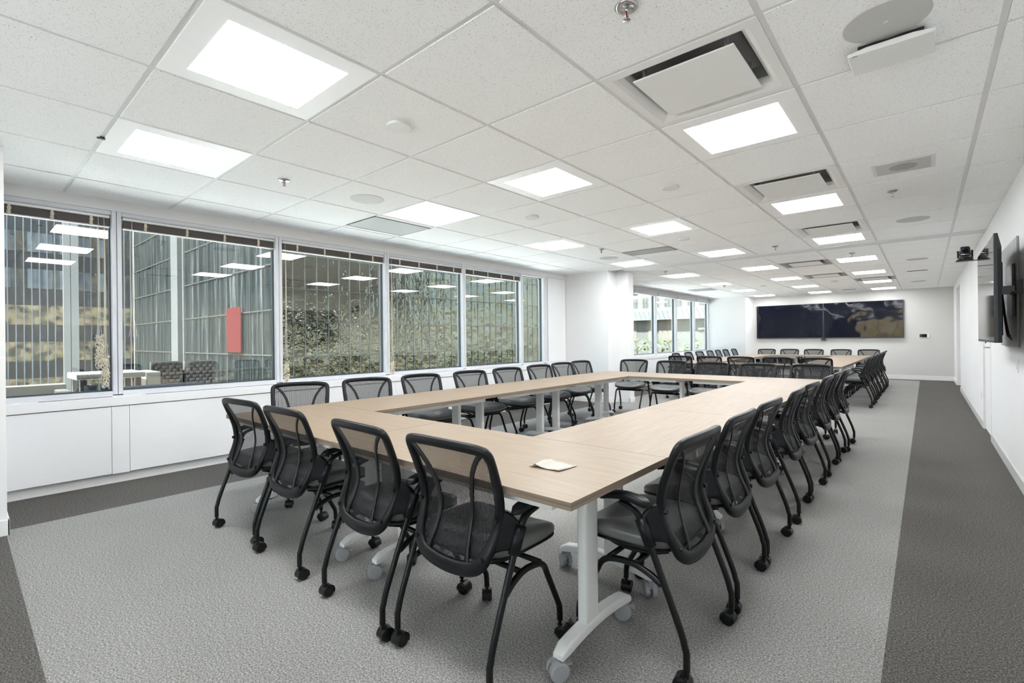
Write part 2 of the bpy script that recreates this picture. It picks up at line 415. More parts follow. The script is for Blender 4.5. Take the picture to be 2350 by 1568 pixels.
fwn = MB()
for x_ in (-3.4, -2.35, -1.3, -.26): fwn.box(x_, x_ + .06, -3.28, -3.17, .75, 2.45)
fwn.box(-3.4, -.2, -3.28, -3.17, .75, .80); fwn.box(-3.4, -.2, -3.28, -3.17, 2.40, 2.45)
fw_ = struct(fwn.build('window_11', M['alu'], bevel=.003))
fwn = MB(); fwn.quad((-3.4, -3.22, .75), (-.2, -3.22, .75), (-.2, -3.22, 2.45), (-3.4, -3.22, 2.45)); fwn.build('window_pane', M['glass'], fw_)
# horizontal blinds raised in a stack
def blind(k, y0, y1, label, nstrap, cords):
    root = thing('window_blind', label, 'blind', (-5.672, (y0 + y1) / 2, 2.33), 0, 'blinds raised at the heads of the near windows')
    h = (y1 - y0) / 2 - .012
    mb = MB(); mb.box(-.022, .022, -h, h, .085, .108); mb.build('headrail', M['blind_white'], root, bevel=.002)
    mb = MB()
    for q in range(10): mb.box(-.019, .019, -h + .004, h - .004, .012 + q * .0073, .012 + q * .0073 + .0052)
    mb.build('slat_stack', M['blind'], root)
    mb = MB(); mb.box(-.02, .02, -h, h, 0, .010); mb.build('bottom_rail', M['blind_white'], root, bevel=.002)
    for q in range(nstrap):
        y = -h + (q + .5) * 2 * h / nstrap
        mb = MB(); mb.box(.0195, .026, y - .009, y + .009, .004, .09)
        for e in range(3): mb.tube(catmull([(.024, y - .008 + .008 * e, .01), (.034, y - .014 + .01 * e, .03), (.03, y + .012 - .012 * e, .05), (.024, y, .085)], 4), .0022, 5)
        mb.build('ladder_tape', M['cord'], root, smooth=True)
    for yy, zl in cords:
        mb = MB()
        for e in range(3):
            path = catmull([(.03, yy, .09), (.032, yy + .004 * e, -.4), (.034, yy + .01 * e - .01, zl * .8), (.04, yy + .03 * (e - 1), zl)], 6)
            mb.tube(path, .0016, 5)
        if zl < -1.0:
            for e in range(26):
                a = random.uniform(0, 6.28); zz = zl + random.uniform(-.17, .10); rr = random.uniform(.012, .034)
                P = [(.035 + rr * .5 * math.cos(a + t), yy + rr * math.sin(a + t * 1.3), zz + .03 * math.sin(t * 2 + a)) for t in (0, 1.3, 2.6, 3.9, 5.2)]
                mb.tube(catmull(P, 4), .0026, 5)
        mb.build('pull_cord', M['cord'], root, smooth=True)
    return root
blab = ['brown slatted blind raised above the nearest window, cords knotted at its right', 'widest-looking raised brown blind above the window second from the near pier',
        'raised brown blind above the third window from the near pier', 'raised brown blind above the fourth window from the near pier', 'raised brown blind above the fifth window, next to the narrow one']
bc = [[(.34, -1.29), (.30, -1.1)], [(-.62, -1.0)], [(-.66, -1.42)], [(-.66, -1.46)], []]
for k in range(5): blind(k, ext[k] + .036, ext[k + 1] - .036, blab[k], 3 if k == 0 else 4, bc[k])
rl = ['grey roller blind box at the far end window nearest the white pillar', 'grey roller blind box, second along from the white pillar', 'grey roller blind box, third along from the white pillar', 'grey roller blind box in the last window by the far pier']
for k in range(4):
    y0, y1 = far_e[k] + .03, far_e[k + 1] - .03
    root = thing('roller_blind', rl[k], 'blind', (-5.63, (y0 + y1) / 2, 2.41), 0, 'roller blind boxes in the far windows')
    h = (y1 - y0) / 2
    mb = MB(); mb.prism([(-.05, 0), (.05, 0), (.055, .02), (.055, .095), (-.05, .10)], 'y', -h, h); mb.build('cassette', M['roller'], root, bevel=.004)
    mb = MB(); mb.tube(catmull([(.045, h - .06, .02), (.047, h - .062, -.4), (.047, h - .065, -.85), (.05, h - .075, -.88), (.047, h - .085, -.85), (.045, h - .08, .02)], 5), .003, 5)
    mb.build('pull_cord', M['blind_white'], root, smooth=True)

# ------------------------------------------------------------------ ceiling fittings
lamp = None
def make_lamp():
    root = thing('ceiling_light', 'x', 'light')
    mb = MB(); o, i = T / 2 - .013, .35 * T
    for a, b, c, d_ in ((-o, o, -o, -i), (-o, o, i, o), (-o, -i, -i, i), (i, o, -i, i)): mb.box(a, b, c, d_, -.007, .006)
    for a, b, c, d_ in ((-i - .01, i + .01, -i - .012, -i), (-i - .01, i + .01, i, i + .012), (-i - .012, -i, -i, i), (i, i + .012, -i, i)): mb.box(a, b, c, d_, -.004, .03)
    mb.build('frame', M['lamp_frame'], root)
    mb = MB(); mb.box(-i, i, -i, i, -.0075, .02); mb.build('diffuser', M['lamp'], root)
    return root
lamp = make_lamp()
lnames = {-.5: 'right-hand', -2.5: 'middle', -4.5: 'window-side'}
ordn = {-2.5: 'above and behind the viewpoint', .5: 'closest to the viewpoint', 3.5: 'second row from the viewpoint', 6.5: 'third row from the viewpoint', 9.5: 'fourth row, just before the ceiling track', 12.5: 'first row beyond the ceiling track', 15.5: 'second row beyond the ceiling track', 18.5: 'third row beyond the ceiling track', 21.5: 'last row, next to the far grey wall'}
used = False
for i, j in LIGHTS:
    x, y = cell(i, j)
    instance(lamp, used, (x, y, CEIL), 0, 'square LED ceiling panel, %s line, %s' % (lnames[i], ordn[j]), 'square LED ceiling panels'); used = True

def make_vent(grey):
    root = thing('air_diffuser', 'x', 'air vent')
    o = T / 2 - .013
    def sq(h, z): return [(-h, -h, z), (h, -h, z), (h, h, z), (-h, h, z)]
    mb = MB(); mb.rings([sq(o, .004), sq(o, -.006), sq(.325, -.006), sq(.305, .0), sq(.285, .02), sq(.275, .045), sq(.27, .11)], True, False)
    mb.build('frame', M['panel_grey'] if grey else M['vent'], root)
    mb = MB(); mb.rings([sq(.269, .05), sq(.262, .11), sq(.1, .12)], True, False); mb.quad(*sq(.27, .118)); mb.build('shroud', M['vent_dark'], root)
    mb = MB(); mb.box(-.245, .245, -.245, .245, -.012, -.002)
    mb.build('plate', M['vent'], root, bevel=.006, seg=3)
    mb = MB()
    for a in (-1, 1):
        for b in (-1, 1): mb.box(a * .2 - .008, a * .2 + .008, b * .2 - .008, b * .2 + .008, -.003, .11)
    mb.build('hanger', M['vent_dark'], root)
    return root
vp = {0: make_vent(0), 1: make_vent(1)}; vu = {0: False, 1: False}
vl = ['large square air vent beside the nearest right-hand ceiling light', 'square white air vent, second along the right-hand ceiling line', 'square white air vent, third along, just before the ceiling track',
      'square air vent with grey border, first beyond the ceiling track', 'square air vent with grey border, second beyond the ceiling track', 'square grey-bordered air vent nearest the far grey wall']
for k, (i, j, g) in enumerate(VENTS):
    x, y = cell(i, j); instance(vp[g], vu[g], (x, y, CEIL), 0, vl[k], 'square air vents in the ceiling'); vu[g] = True

def make_sprinkler():
    root = thing('fire_sprinkler', 'x', 'sprinkler')
    mb = MB(); mb.lathe([(.012, .02), (.045, .0), (.045, -.004), (.032, -.012), (.027, -.008), (.0, -.008)], n=24); mb.build('escutcheon', M['chrome'], root, smooth=True)
    mb = MB(); mb.cyl((0, 0, 0), (0, 0, -.022), .009, .007, 12)
    for s_ in (-1, 1): mb.tube(catmull([(0, s_ * .006, -.02), (0, s_ * .011, -.03), (0, s_ * .009, -.044), (0, 0, -.052)], 4), .0025, 6)
    mb.lathe([(.0, -.056), (.015, -.055), (.016, -.053), (.0, -.051)], n=16); mb.build('sprinkler_head', M['chrome'], root, smooth=True)
    mb = MB(); mb.cyl((0, 0, -.022), (0, 0, -.05), .0035, None, 8); mb.build('glass_bulb', M['red'], root, smooth=True)
    return root
sp = make_sprinkler(); su = False
for (x, y), l in (((-.89, 1.75), 'chrome fire sprinkler with red bulb at the top edge beside the big air vent'), ((-3.95, 1.76), 'chrome fire sprinkler on the window side near the nearest ceiling lights'),
                  ((-.22, 5.58), 'fire sprinkler in the ceiling between the square speaker grille and the far round one'), ((-3.62, 6.24), 'fire sprinkler near the ceiling grille before the white pillar'),
                  ((-1.65, 7.81), 'fire sprinkler in the middle, just before the ceiling track'), ((-.88, 9.34), 'fire sprinkler just beyond the ceiling track above a light panel'),
                  ((-3.92, 9.25), 'fire sprinkler beyond the white pillar, by the first far light'), ((-3.91, 12.9), 'fire sprinkler deepest in the far half of the ceiling')):
    instance(sp, su, (x, y, CEIL - .006), 0, l, 'fire sprinklers in the ceiling'); su = True

def disc_thing(x, y, r, name, label, cat, mat, grp, h=.012):
    mb = MB(); mb.lathe([(.0, .0), (r * .98, .0), (r, -.002), (r, -h + .003), (r * .97, -h), (.0, -h)], n=40)
    o = mb.build(name, mat, loc=(x, y, CEIL - .006), smooth=False); tag(o, label, cat, grp); return o
for (i, j), l in (((-2.53, 1.52), 'round white cover disc in the ceiling nearest the viewpoint'), ((-1.54, 4.54), 'round white cover disc right of the middle ceiling light, second row'),
                  ((-3.55, 4.53), 'round white cover disc on the window side beyond the second row light'), ((-2.53, 7.53), 'round white cover disc before the ceiling track'),
                  ((-1.5, 17.3), 'round white cover disc far off, between the last air vents'), ((-3.5, 17.1), 'round white cover disc far off on the window side')):
    x, y = cell(i, j); disc_thing(x, y, .073, 'ceiling_cover_disc', l, 'cover plate', M['disc'], 'round cover discs in the ceiling', .016)
for (i, j), l in (((.51, 2.53), 'large round speaker grille at the upper right by the tilted white panel'), ((-4.49, 2.48), 'round speaker grille on the window side beyond the near lights'),
                  ((.53, 8.53), 'round speaker grille in the right ceiling before the track'), ((.53, 13.49), 'round speaker grille in the right ceiling beyond the track'), ((-4.5, 8.4), 'faint round speaker grille on the window side before the white pillar'), ((.5, 19.4), 'round speaker grille nearest the far grey wall')):
    x, y = cell(i, j)
    r = thing('ceiling_speaker', l, 'speaker', (x, y, CEIL - .006), 0, 'round ceiling speakers')
    mb = MB(); rr = .150; mb.lathe([(.0, 0), (rr, 0), (rr, -.002), (rr * .985, -.0035), (.0, -.0035)], n=48); mb.build('grille', M['speaker'], r)
    mb = MB(); mb.box(-.008, .008, -.008, .008, -.0048, -.0032); mb.build('badge', M['disc'], r)
x, y = cell(.5, 5.5)
r = thing('ceiling_speaker', 'rectangular grey speaker panel with a round grille, right side of the ceiling', 'speaker', (x, y, CEIL - .006))
mb = MB(); mb.box(-.19, .19, -.17, .17, -.006, 0); mb.build('frame', M['tbar'], r, bevel=.002)
mb = MB(); mb.box(-.165, .165, -.15, .15, -.008, -.005); mb.build('panel', M['speaker'], r)
mb = MB(); mb.lathe([(0, -.006), (.085, -.006), (.085, -.011), (0, -.011)], n=40); mb.build('grille', M['grille'], r)
# tilted white panel device
r = thing('ceiling_microphone_panel', 'tilted white panel device hung from the ceiling below the big round speaker', 'microphone', (-.11, 2.80, CEIL - .006))
mb = MB(); P = [(-.15, .0), (-.15, -.0)]
def lens(w, y, z0, z1): return [(-w, y, z0), (-w * .5, y, z0 + .006), (w * .5, y, z0 + .006), (w, y, z0), (w, y, z1), (-w, y, z1)]
mb.rings([[(-.152, -.13, -.034), (-.08, -.13, -.024), (.08, -.13, -.024), (.152, -.13, -.034), (.152, -.13, -.050), (-.152, -.13, -.050)],
          [(-.152, .13, -.016), (-.08, .13, -.012), (.08, .13, -.012), (.152, .13, -.016), (.152, .13, -.028), (-.152, .13, -.028)]])
mb.build('panel', M['vent'], r, bevel=.004)
mb = MB(); mb.box(-.115, .115, -.10, .10, -.026, -.0); mb.build('mount_plate', M['rubber'], r)
mb = MB(); mb.box(-.135, -.115, -.128, -.120, -.0508, -.046); mb.build('badge', M['panel_grey'], r)
# rectangular return grilles
for x0, x1, y0, y1, l in ((cell(-6, 3)[0] + .1, cell(-5.0, 3)[0] - .09, cell(0, 3.0)[1] + .0, cell(0, 3.95)[1] + .03, 'grey return-air grille in the ceiling above the third window'),
                          (cell(-3.98, 0)[0], cell(-3.02, 0)[0], cell(0, 8.0)[1], cell(0, 8.46)[1], 'grey return-air grille in the ceiling just before the white pillar'),
                          (cell(-5.9, 0)[0], cell(-5.1, 0)[0], cell(0, 16.6)[1], cell(0, 17.4)[1], 'grey return-air grille beyond the pillar by the far windows')):
    r = thing('return_grille', l, 'grille', ((x0 + x1) / 2, (y0 + y1) / 2, CEIL - .006), 0, 'grey return-air grilles')
    a, b = (x1 - x0) / 2, (y1 - y0) / 2
    mb = MB(); mb.box(-a, a, -b, b, -.004, 0); mb.build('grille', M['grille'], r)
    mb = MB()
    for p in ((-a, a, -b, -b + .012), (-a, a, b - .012, b), (-a, -a + .012, -b, b), (a - .012, a, -b, b)): mb.box(*p, -.007, -.001)
    mb.build('frame', M['panel_grey'], r)
for i, j, l in ((.5, 16.05, 'thin dark strip as tile gap shadow in the right ceiling beyond the track'), (-1.5, 21.0, 'thin dark strip as tile gap shadow close to the far grey wall')):
    x, y = cell(i, j); mb = MB(); mb.box(-.16, .16, -.035, .035, -.004, 0); tag(mb.build('tile_gap_shade', M['dark'], loc=(x, y, CEIL - .006)), l, 'air vent', 'dark tile gap shadows')  # dark strips imitate the shadow in gaps along tile edges
mb = MB(); mb.box(-.012, .012, -.02, .02, -.012, 0); tag(mb.build('ceiling_clip', M['rubber'], loc=(-3.99, .62, CEIL)), 'small black clip on the ceiling grid above the first window', 'clip')

# ------------------------------------------------------------------ chair
YD = -.245
def prof(z):
    return YD + interp([(.37, .064), (.40, .062), (.44, .064), (.49, .078), (.54, .100), (.60, .117), (.66, .115), (.72, .099), (.80, .068), (.89, .030)], z)
def halfw(z):
    return interp([(.40, .10), (.41, .13), (.43, .165), (.46, .188), (.49, .202), (.54, .214), (.60, .222), (.70, .231), (.80, .239), (.85, .238), (.872, .226), (.885, .20), (.893, .10)], z)
def yback(x, z): return prof(z) - .022 * (1 - (x / .24) ** 2)
def caster_mesh():
    mb = MB()
    for s_ in (-1, 1):
        mb.tube([(s_ * .0235, -.014, .028), (s_ * .021, -.014, .028), (s_ * .006, -.014, .028)], [.020, .0275, .0275], 20)
    arc = [R(-25 + 17 * k) for k in range(14)]
    mb.prism([(-.014 - .0315 * math.cos(a), .028 + .0315 * math.sin(a)) for a in arc] + [(-.014 - .0285 * math.cos(a), .028 + .0285 * math.sin(a)) for a in reversed(arc)], 'x', -.0235, .0235)
    mb.box(-.006, .006, -.014, .008, .03, .062)
    mb.cyl((0, 0, .05), (0, 0, .078), .0075, None, 10)
    return mb
def make_chair():
    root = thing('conference_chair', 'x', 'chair')
    # seat cushion
    mb = MB(); n = 44
    def outline(sx, y0, y1, z, ex=4.0, warp=0):
        pts = []
        cy, hy = (y0 + y1) / 2, (y1 - y0) / 2
        for k in range(n):
            a = 2 * PI * k / n; c, s_ = math.cos(a), math.sin(a)
            x = sx * math.copysign(abs(c) ** (2 / ex), c); y = cy + hy * math.copysign(abs(s_) ** (2 / ex), s_)
            t = max(0, (y - (cy + hy * .35)) / (hy * .65)); u = (x / .235) ** 2
            pts.append((x, y, z + warp * (.012 * u - .030 * t * t)))
        return pts
    y0, y1 = -.175, .262
    mb.rings([outline(.205, y0 + .02, y1 - .03, .446), outline(.226, y0 + .004, y1 - .006, .452, warp=.35), outline(.236, y0, y1, .470, warp=.6), outline(.236, y0, y1, .484, warp=.9), outline(.229, y0 + .006, y1 - .008, .497, warp=1),
              outline(.212, y0 + .022, y1 - .026, .506, warp=1), outline(.15, y0 + .07, y1 - .09, .505, warp=1), outline(.07, y0 + .14, y1 - .16, .503, warp=1), outline(.01, .03, .05, .502)])
    mb.build('seat_cushion', M['vinyl'], root, smooth=True)
    mb = MB(); mb.rings([outline(.13, y0 + .09, y1 - .08, .418), outline(.19, y0 + .03, y1 - .03, .426, warp=.2), outline(.232, y0 - .004, y1 + .002, .447, warp=.35), outline(.232, y0 - .004, y1 + .002, .455, warp=.4), outline(.2, y0 + .02, y1 - .02, .456)])
    mb.build('seat_pan', M['plastic'], root, smooth=True)
    # back frame loop
    half = [(0, .880), (.12, .878), (.192, .872), (.221, .860), (.228, .828), (.225, .75), (.219, .68), (.212, .60), (.204, .54), (.192, .49), (.168, .447), (.115, .420), (0, .410)]
    loop = [(x, z) for x, z in half] + [(-x, z) for x, z in half[-2:0:-1]]
    path = catmull([(x, yback(x, z), z) for x, z in loop], 4, True)
    def sect(i):
        z = path[i].z
        w = interp([(.40, .029), (.45, .026), (.55, .020), (.8, .0175), (.88, .019)], z); d_ = interp([(.39, .018), (.5, .017), (.8, .014), (.9, .014)], z)
        return [(w * math.copysign(abs(math.cos(a)) ** .7, math.cos(a)), d_ * math.copysign(abs(math.sin(a)) ** .7, math.sin(a))) for a in [2 * PI * k / 12 for k in range(12)]]
    mb = MB(); P = [Vector(p) for p in path]; m_ = len(P); rings = []
    for i in range(m_):
        t = (P[(i + 1) % m_] - P[i - 1]).normalized()
        nrm = Vector((0, -1, 0)); nrm = (nrm - t * nrm.dot(t)).normalized(); inw = t.cross(nrm)
        rings.append([P[i] + inw * a + nrm * b for a, b in sect(i)])
    mb.rings(rings, True, False, 0, True)
    bf = mb.build('back_frame', M['plastic'], root, smooth=True)
    # mesh panel
    mb = MB(); rows, cols = 22, 16; uvs = []
    zs = [.416 + (.876 - .416) * k / (rows - 1) for k in range(rows)]
    for z in zs:
        w = max(.02, halfw(z) - .012)
        for c in range(cols):
            x = w * (2 * c / (cols - 1) - 1)
            mb.v.append((x, yback(x, z) + .004, z)); uvs.append((x + .3, z))
    for r_ in range(rows - 1):
        for c in range(cols - 1):
            k = r_ * cols + c; mb.f.append((k, k + 1, k + cols + 1, k + cols)); mb.mi.append(0)
    o = mb.build('back_mesh', M['mesh'], root, smooth=True)
    ul = o.data.uv_layers.new(name='uv')
    for lp in o.data.loops: ul.data[lp.index].uv = uvs[lp.vertex_index]
    for s_ in (-1, 1):
        pts = [(.205, .862), (.165, .825), (.125, .765), (.100, .69), (.090, .61), (.094, .53), (.103, .48), (.112, .435)]
        cp = catmull([(s_ * x, yback(x, z) - .006, z) for x, z in pts], 4)
        mb = MB(); mb.tube(cp, None, up=(0, -1, 0), section=lambda i: [(.003, .0105), (-.003, .0105), (-.003, -.0105), (.003, -.0105)])
        mb.build('back_strap', M['strap'], root, smooth=True)
        # bracket wing from back frame to leg clamp
        eA = [(.214, .098, .642), (.214, .100, .60), (.206, .082, .54), (.198, .062, .50), (.176, .050, .452)]
        eB = [(.266, .178, .580), (.267, .171, .560), (.268, .163, .538), (.268, .155, .515), (.267, .146, .490)]
        mb = MB(); rows_ = 5; G = []
        for r_ in range(rows_):
            row = []
            for c in range(7):
                t = c / 6; tt = t * t * (3 - 2 * t) * .35 + t * .65
                a, b = Vector(eA[r_]), Vector(eB[r_]); p = a.lerp(b, tt)
                sag = (r_ / 4 - .45) * -.055 * math.sin(PI * t) * (-1)
                p.z += -sag if r_ < 2 else 0
                if r_ >= 3: p.z += .026 * math.sin(PI * min(1, t * 1.05)) * (r_ - 2) / 2
                row.append((s_ * p.x, YD + p.y, p.z))
            G.append(row)
        mb.rings(G, False, False)
        mb.build('side_bracket', M['plastic'], root, smooth=True, solid=.017, subsurf=1)
        for x, z in ((.213, .610), (.184, .472)):
            y = yback(x, z); mb = MB(); mb.cyl((s_ * x, y - .026, z), (s_ * x, y, z), .010, None, 12); mb.build('bracket_bolt', M['caster'], root)
        # rear leg with clamp sleeve and arm post
        lp = catmull([(s_ * .262, YD, .074), (s_ * .262, YD, .135), (s_ * .262, YD + .006, .158), (s_ * .2625, YD + .030, .235), (s_ * .265, YD + .142, .515), (s_ * .267, YD + .168, .575)], 5)
        mb = MB(); mb.tube(lp, .0128, 12)
        leg = mb.build('rear_leg', M['tube'], root, smooth=True)
        mb = MB(); mb.tube([(s_ * .2645, YD + .130, .486), (s_ * .2655, YD + .150, .535), (s_ * .267, YD + .170, .584)], [.0215, .0225, .0235], 14); mb.build('leg_clamp', M['plastic'], leg, smooth=True)
        cm = caster_mesh(); cm.cyl((0, 0, .07), (0, 0, .078), .010, None, 10)
        cm.build('caster', M['caster'], leg, loc=(s_ * .262, YD, 0), rot=(0, 0, random.uniform(-1.2, 1.2) + PI), smooth=False)
        # arm
        mb = MB()
        ap = catmull([(s_ * .267, YD + .165, .568), (s_ * .269, YD + .180, .600), (s_ * .273, YD + .205, .622), (s_ * .276, YD + .250, .634)], 4)
        mb.tube(ap, None, up=(1, 0, 0), section=lambda i: [(.016 * math.cos(2 * PI * k / 10), .011 * math.sin(2 * PI * k / 10)) for k in range(10)])
        arm = mb.build('arm_post', M['plastic'], root, smooth=True)
        mb = MB(); rp = []
        for t in [k / 10 for k in range(11)]:
            y = YD + .125 + .225 * t; z = .640 + .018 * math.sin(PI * min(1, t * 1.1)) + .004 * t
            w = .029 * (1 - abs(2 * t - 1) ** 6 * .3) * (.55 if t in (0, 1) else 1); h_ = .0145 * (.45 if t in (0, 1) else 1)
            rp.append([(s_ * .270 + w * math.copysign(abs(math.cos(a)) ** .6, math.cos(a)), y, z + h_ * math.copysign(abs(math.sin(a)) ** .7, math.sin(a))) for a in [2 * PI * k / 14 for k in range(14)]])
        mb.rings(rp); mb.build('arm_pad', M['plastic'], root, smooth=True)
        # front leg
        fp = catmull([(s_ * .256, YD + .092, .352), (s_ * .245, YD + .150, .374), (s_ * .236, YD + .225, .388), (s_ * .230, YD + .315, .378), (s_ * .225, YD + .362, .352), (s_ * .222, YD + .392, .300), (s_ * .216, YD + .470, .158), (s_ * .215, YD + .482, .125), (s_ * .215, YD + .485, .074)], 5)
        mb = MB(); mb.tube(fp, .0128, 12)
        leg = mb.build('front_leg', M['tube'], root, smooth=True)
        cm = caster_mesh(); cm.build('caster', M['caster'], leg, loc=(s_ * .215, YD + .485, 0), rot=(0, 0, random.uniform(-1.4, 1.4) + PI), smooth=False)
    mb = MB()
    for y in (YD + .215, YD + .325): mb.tube([(-.235, y, .383), (.235, y, .383)], .011, 10)
    for x in (-.13, .13):
        mb.tube(catmull([(x, YD + .12, .425), (x, YD + .21, .398), (x, YD + .33, .396), (x, YD + .42, .425)], 4), .009, 8)
    mb.box(-.10, .10, YD + .24, YD + .30, .395, .425)
    mb.build('under_frame', M['tube'], root, smooth=True)
    return root
chair = make_chair(); cu = False
def put_chair(x, y, deg, label, group):
    global cu
    o = instance(chair, cu, (x, y, 0), R(deg), label, group)
    cu = True; return o
def bt(x, y, deg):        # origin from the middle of the back's top edge
    a = R(deg); return x + .205 * -math.sin(a), y + .205 * math.cos(a)
words = ['first', 'second', 'third', 'fourth', 'fifth', 'sixth', 'seventh', 'eighth']
g = 'chairs along the near side of the closer table ring'
for (x, y, a), l in zip(((-3.45, 1.43, 5), (-2.80, 1.43, 1), (-2.0, 1.425, -2), (-1.405, 1.435, 0)),
                        ('black mesh-back chair seen from behind, furthest left, beside the white sill panels', 'black mesh-back chair seen from behind, second from the sill panels on the near table side',
                         'black mesh-back chair seen from behind, third from the sill panels on the near table side', 'largest black mesh-back chair, front and centre at the near table corner with the napkin')):
    put_chair(x, y, a, l, g)
g = 'chairs along the aisle side of the closer table ring'
RY = [1.965, 2.59, 3.19, 3.97, 4.58, 5.40, 6.03, 6.64]
ra = [0, 1, -1, 2, -2, 0, 1, 0]
for k, y in enumerate(RY):
    put_chair([-.903, -.913, -.913, -.913, -.913, -.913, -.913, -.893][k], y, 90 + ra[k], 'black mesh-back chair on the aisle side of the closer tables, %s from the napkin corner' % words[k], g)
g = 'chairs along the window side of the closer table ring'
for k, (x, y, a) in enumerate(((-4.33, 2.06, -27), (-4.27, 2.71, -19), (-4.23, 3.36, -9), (-4.20, 4.08, -8), (-4.22, 4.79, -10), (-4.27, 5.55, -8), (-4.37, 6.27, -6), (-4.44, 6.93, -8))):
    ox, oy = bt(x, y, -90 + a)
    put_chair(ox, oy, -90 + a, 'black mesh-back chair on the window side of the closer tables, %s from the near end' % words[k], g)
g = 'chairs along the far side of the closer table ring'
for k, (x, y, a) in enumerate(((-3.88, 7.78, 10), (-3.13, 7.60, 4), (-2.44, 7.43, 2), (-1.79, 7.36, 1), (-1.16, 7.44, 0))):
    ox, oy = bt(x, y, 180 + a)
    put_chair(ox, oy, 180 + a, 'mesh-back chair facing the viewer across the closer tables, %s from the white pillar' % words[k], g)
g = 'chairs along the near side of the far table ring'
for k, x in enumerate((-3.86, -3.27, -2.68, -2.07, -1.45)):
    ox, oy = bt(x, 9.78, 0); put_chair(ox, oy, [2, 0, -1, 3, 0][k], 'mesh-back chair seen from behind at the far tables, %s from the far windows' % words[k], g)
g = 'chairs along the window side of the far table ring'
for k, y in enumerate((11.43, 12.22, 13.0, 13.82, 14.53, 15.22, 16.06)):
    ox, oy = bt(-4.60, y, -90); put_chair(ox, oy, -90 + [2, 0, -3, 0, 2, 0, 0][k], 'small-looking mesh-back chair by the far windows, %s along from the white pillar' % words[k], g)
g = 'chairs along the far side of the far table ring'
for k, x in enumerate((-3.66, -3.05, -2.44, -1.79, -1.17)):
    ox, oy = bt(x, 16.1, 180); put_chair(ox, oy, 180, 'mesh-back chair under the wall screens at the far wall, %s from the left' % words[k], g)
g = 'chairs along the aisle side of the far table ring'
for k, y in enumerate((10.68, 11.5, 12.3, 13.15, 14.0, 14.9)):
    put_chair(-.965, y, 90 + [0, 1, 0, -1, 0, 0][k], 'mesh-back chair on the aisle side of the far tables, %s from the near end' % words[k], g)

# ------------------------------------------------------------------ tables
def make_table(L, inset=.165):
    root = thing('flip_top_table', 'x', 'table')
    h = L / 2 - .0015; w = .381 - .0015
    mb = MB(); mb.quad((-h, -w, .735), (h, -w, .735), (h, w, .735), (-h, w, .735), 0); mb.quad((-h, w, .707), (h, w, .707), (h, -w, .707), (-h, -w, .707), 2)
    c = [(-h, -w), (h, -w), (h, w), (-h, w)]
    for k in range(4):
        a, b = c[k], c[(k + 1) % 4]; mb.quad((*a, .707), (*b, .707), (*b, .735), (*a, .735), 1)
    mb.build('tabletop', [M['wood'], M['wood_edge'], M['white_metal']], root)
    for s_ in (-1, 1):
        x = s_ * (L / 2 - inset)
        mb = MB()
        pts = [(x + .0225 * math.copysign(abs(math.cos(a)) ** .55, math.cos(a)), -.02 + .051 * math.copysign(abs(math.sin(a)) ** .3, math.sin(a))) for a in [2 * PI * (k + .5) / 20 for k in range(20)]]
        mb.prism(pts, 'z', .115, .68)
        rings = []
        for t in [k / 14 for k in range(15)]:
            y = -.235 + .545 * t; z = .096 + .030 * math.sin(PI * t) ** .8 if 0 < t < 1 else .090
            hw = .029 if 0 < t < 1 else .023; hh = .019 if 0 < t < 1 else .012
            rings.append([(x + a * hw, y, z + b * hh) for a, b in ((-1, -1), (1, -1), (1, .5), (.75, 1), (-.75, 1), (-1, .5))])
        mb.rings(rings)
        mb.prism([(-.23, .706), (-.23, .690), (-.10, .655), (.08, .655), (.21, .690), (.21, .706)], 'x', x - .02, x + .02)
        leg = mb.build('table_leg', M['white_metal'], root, bevel=.004)
        for y in (-.215, .29):
            cm = MB()
            for q in (-1, 1): cm.tube([(q * .029, -.012, .0375), (q * .026, -.012, .0375), (q * .007, -.012, .0375)], [.030, .0375, .0375], 24)
            cm.box(-.008, .008, -.035, .018, .045, .082); cm.box(-.012, .012, .018, .042, .052, .060)
            cm.build('caster', M['grey_caster'], leg, loc=(x, y, 0), rot=(0, 0, random.uniform(-1.15, -.45)))
    mb = MB(); mb.box(-h + .11, h - .11, -.335, -.285, .672, .706); mb.box(-h + .11, h - .11, .285, .335, .672, .706)
    mb.build('edge_rail', M['white_metal'], root, bevel=.003)
    mb = MB(); mb.box(-h + .17, h - .17, -.035, .005, .645, .70); mb.build('cross_beam', M['white_metal'], root, bevel=.004)
    return root
TP = {L: make_table(L) for L in (1.524, 1.372, 1.504)}; TP['far'] = make_table(1.524, .34); TU = {L: False for L in TP}
def put_table(L, x, y, deg, label, g):
    instance(TP[L], TU[L], (x, y, 0), R(deg), label, g); TU[L] = True
g = 'tables of the closer ring'
XA, XB = -.878, -3.93
cx = (-.878 - .762, -.878 - .762 - 1.524)
y0 = 1.305
put_table(1.524, XA - .762, y0 + .381, 0, 'pale oak folding table at the nearest corner with a napkin on top', g)
put_table(1.524, XA - .762 - 1.524, y0 + .381, 0, 'pale oak folding table in the nearest row, window end', g)
yc = y0 + .762
for k in range(3):
    put_table(1.372, XA - .381, yc + 1.372 * (k + .5), 90, 'oak folding table, aisle side of the closer ring, %s from napkin corner' % words[k], g)
    put_table(1.372, XA - 3.048 + .381, yc + 1.372 * (k + .5), -90, 'oak folding table, window side of the closer ring, %s from near end' % words[k], g)
yf = yc + 3 * 1.372 + .381
put_table('far', XA - .762, yf, 180, 'pale oak folding table across the far side of the closer ring, aisle end', g)
put_table(1.524, XA - .762 - 1.524, yf, 180, 'pale oak folding table across the far side of the closer ring, pillar end', g)
g = 'tables of the far ring'; XA = -1.09; y0 = 9.90
put_table(1.524, XA - .762, y0 + .381, 0, 'pale oak folding table in the near row of the far ring, aisle end', g)
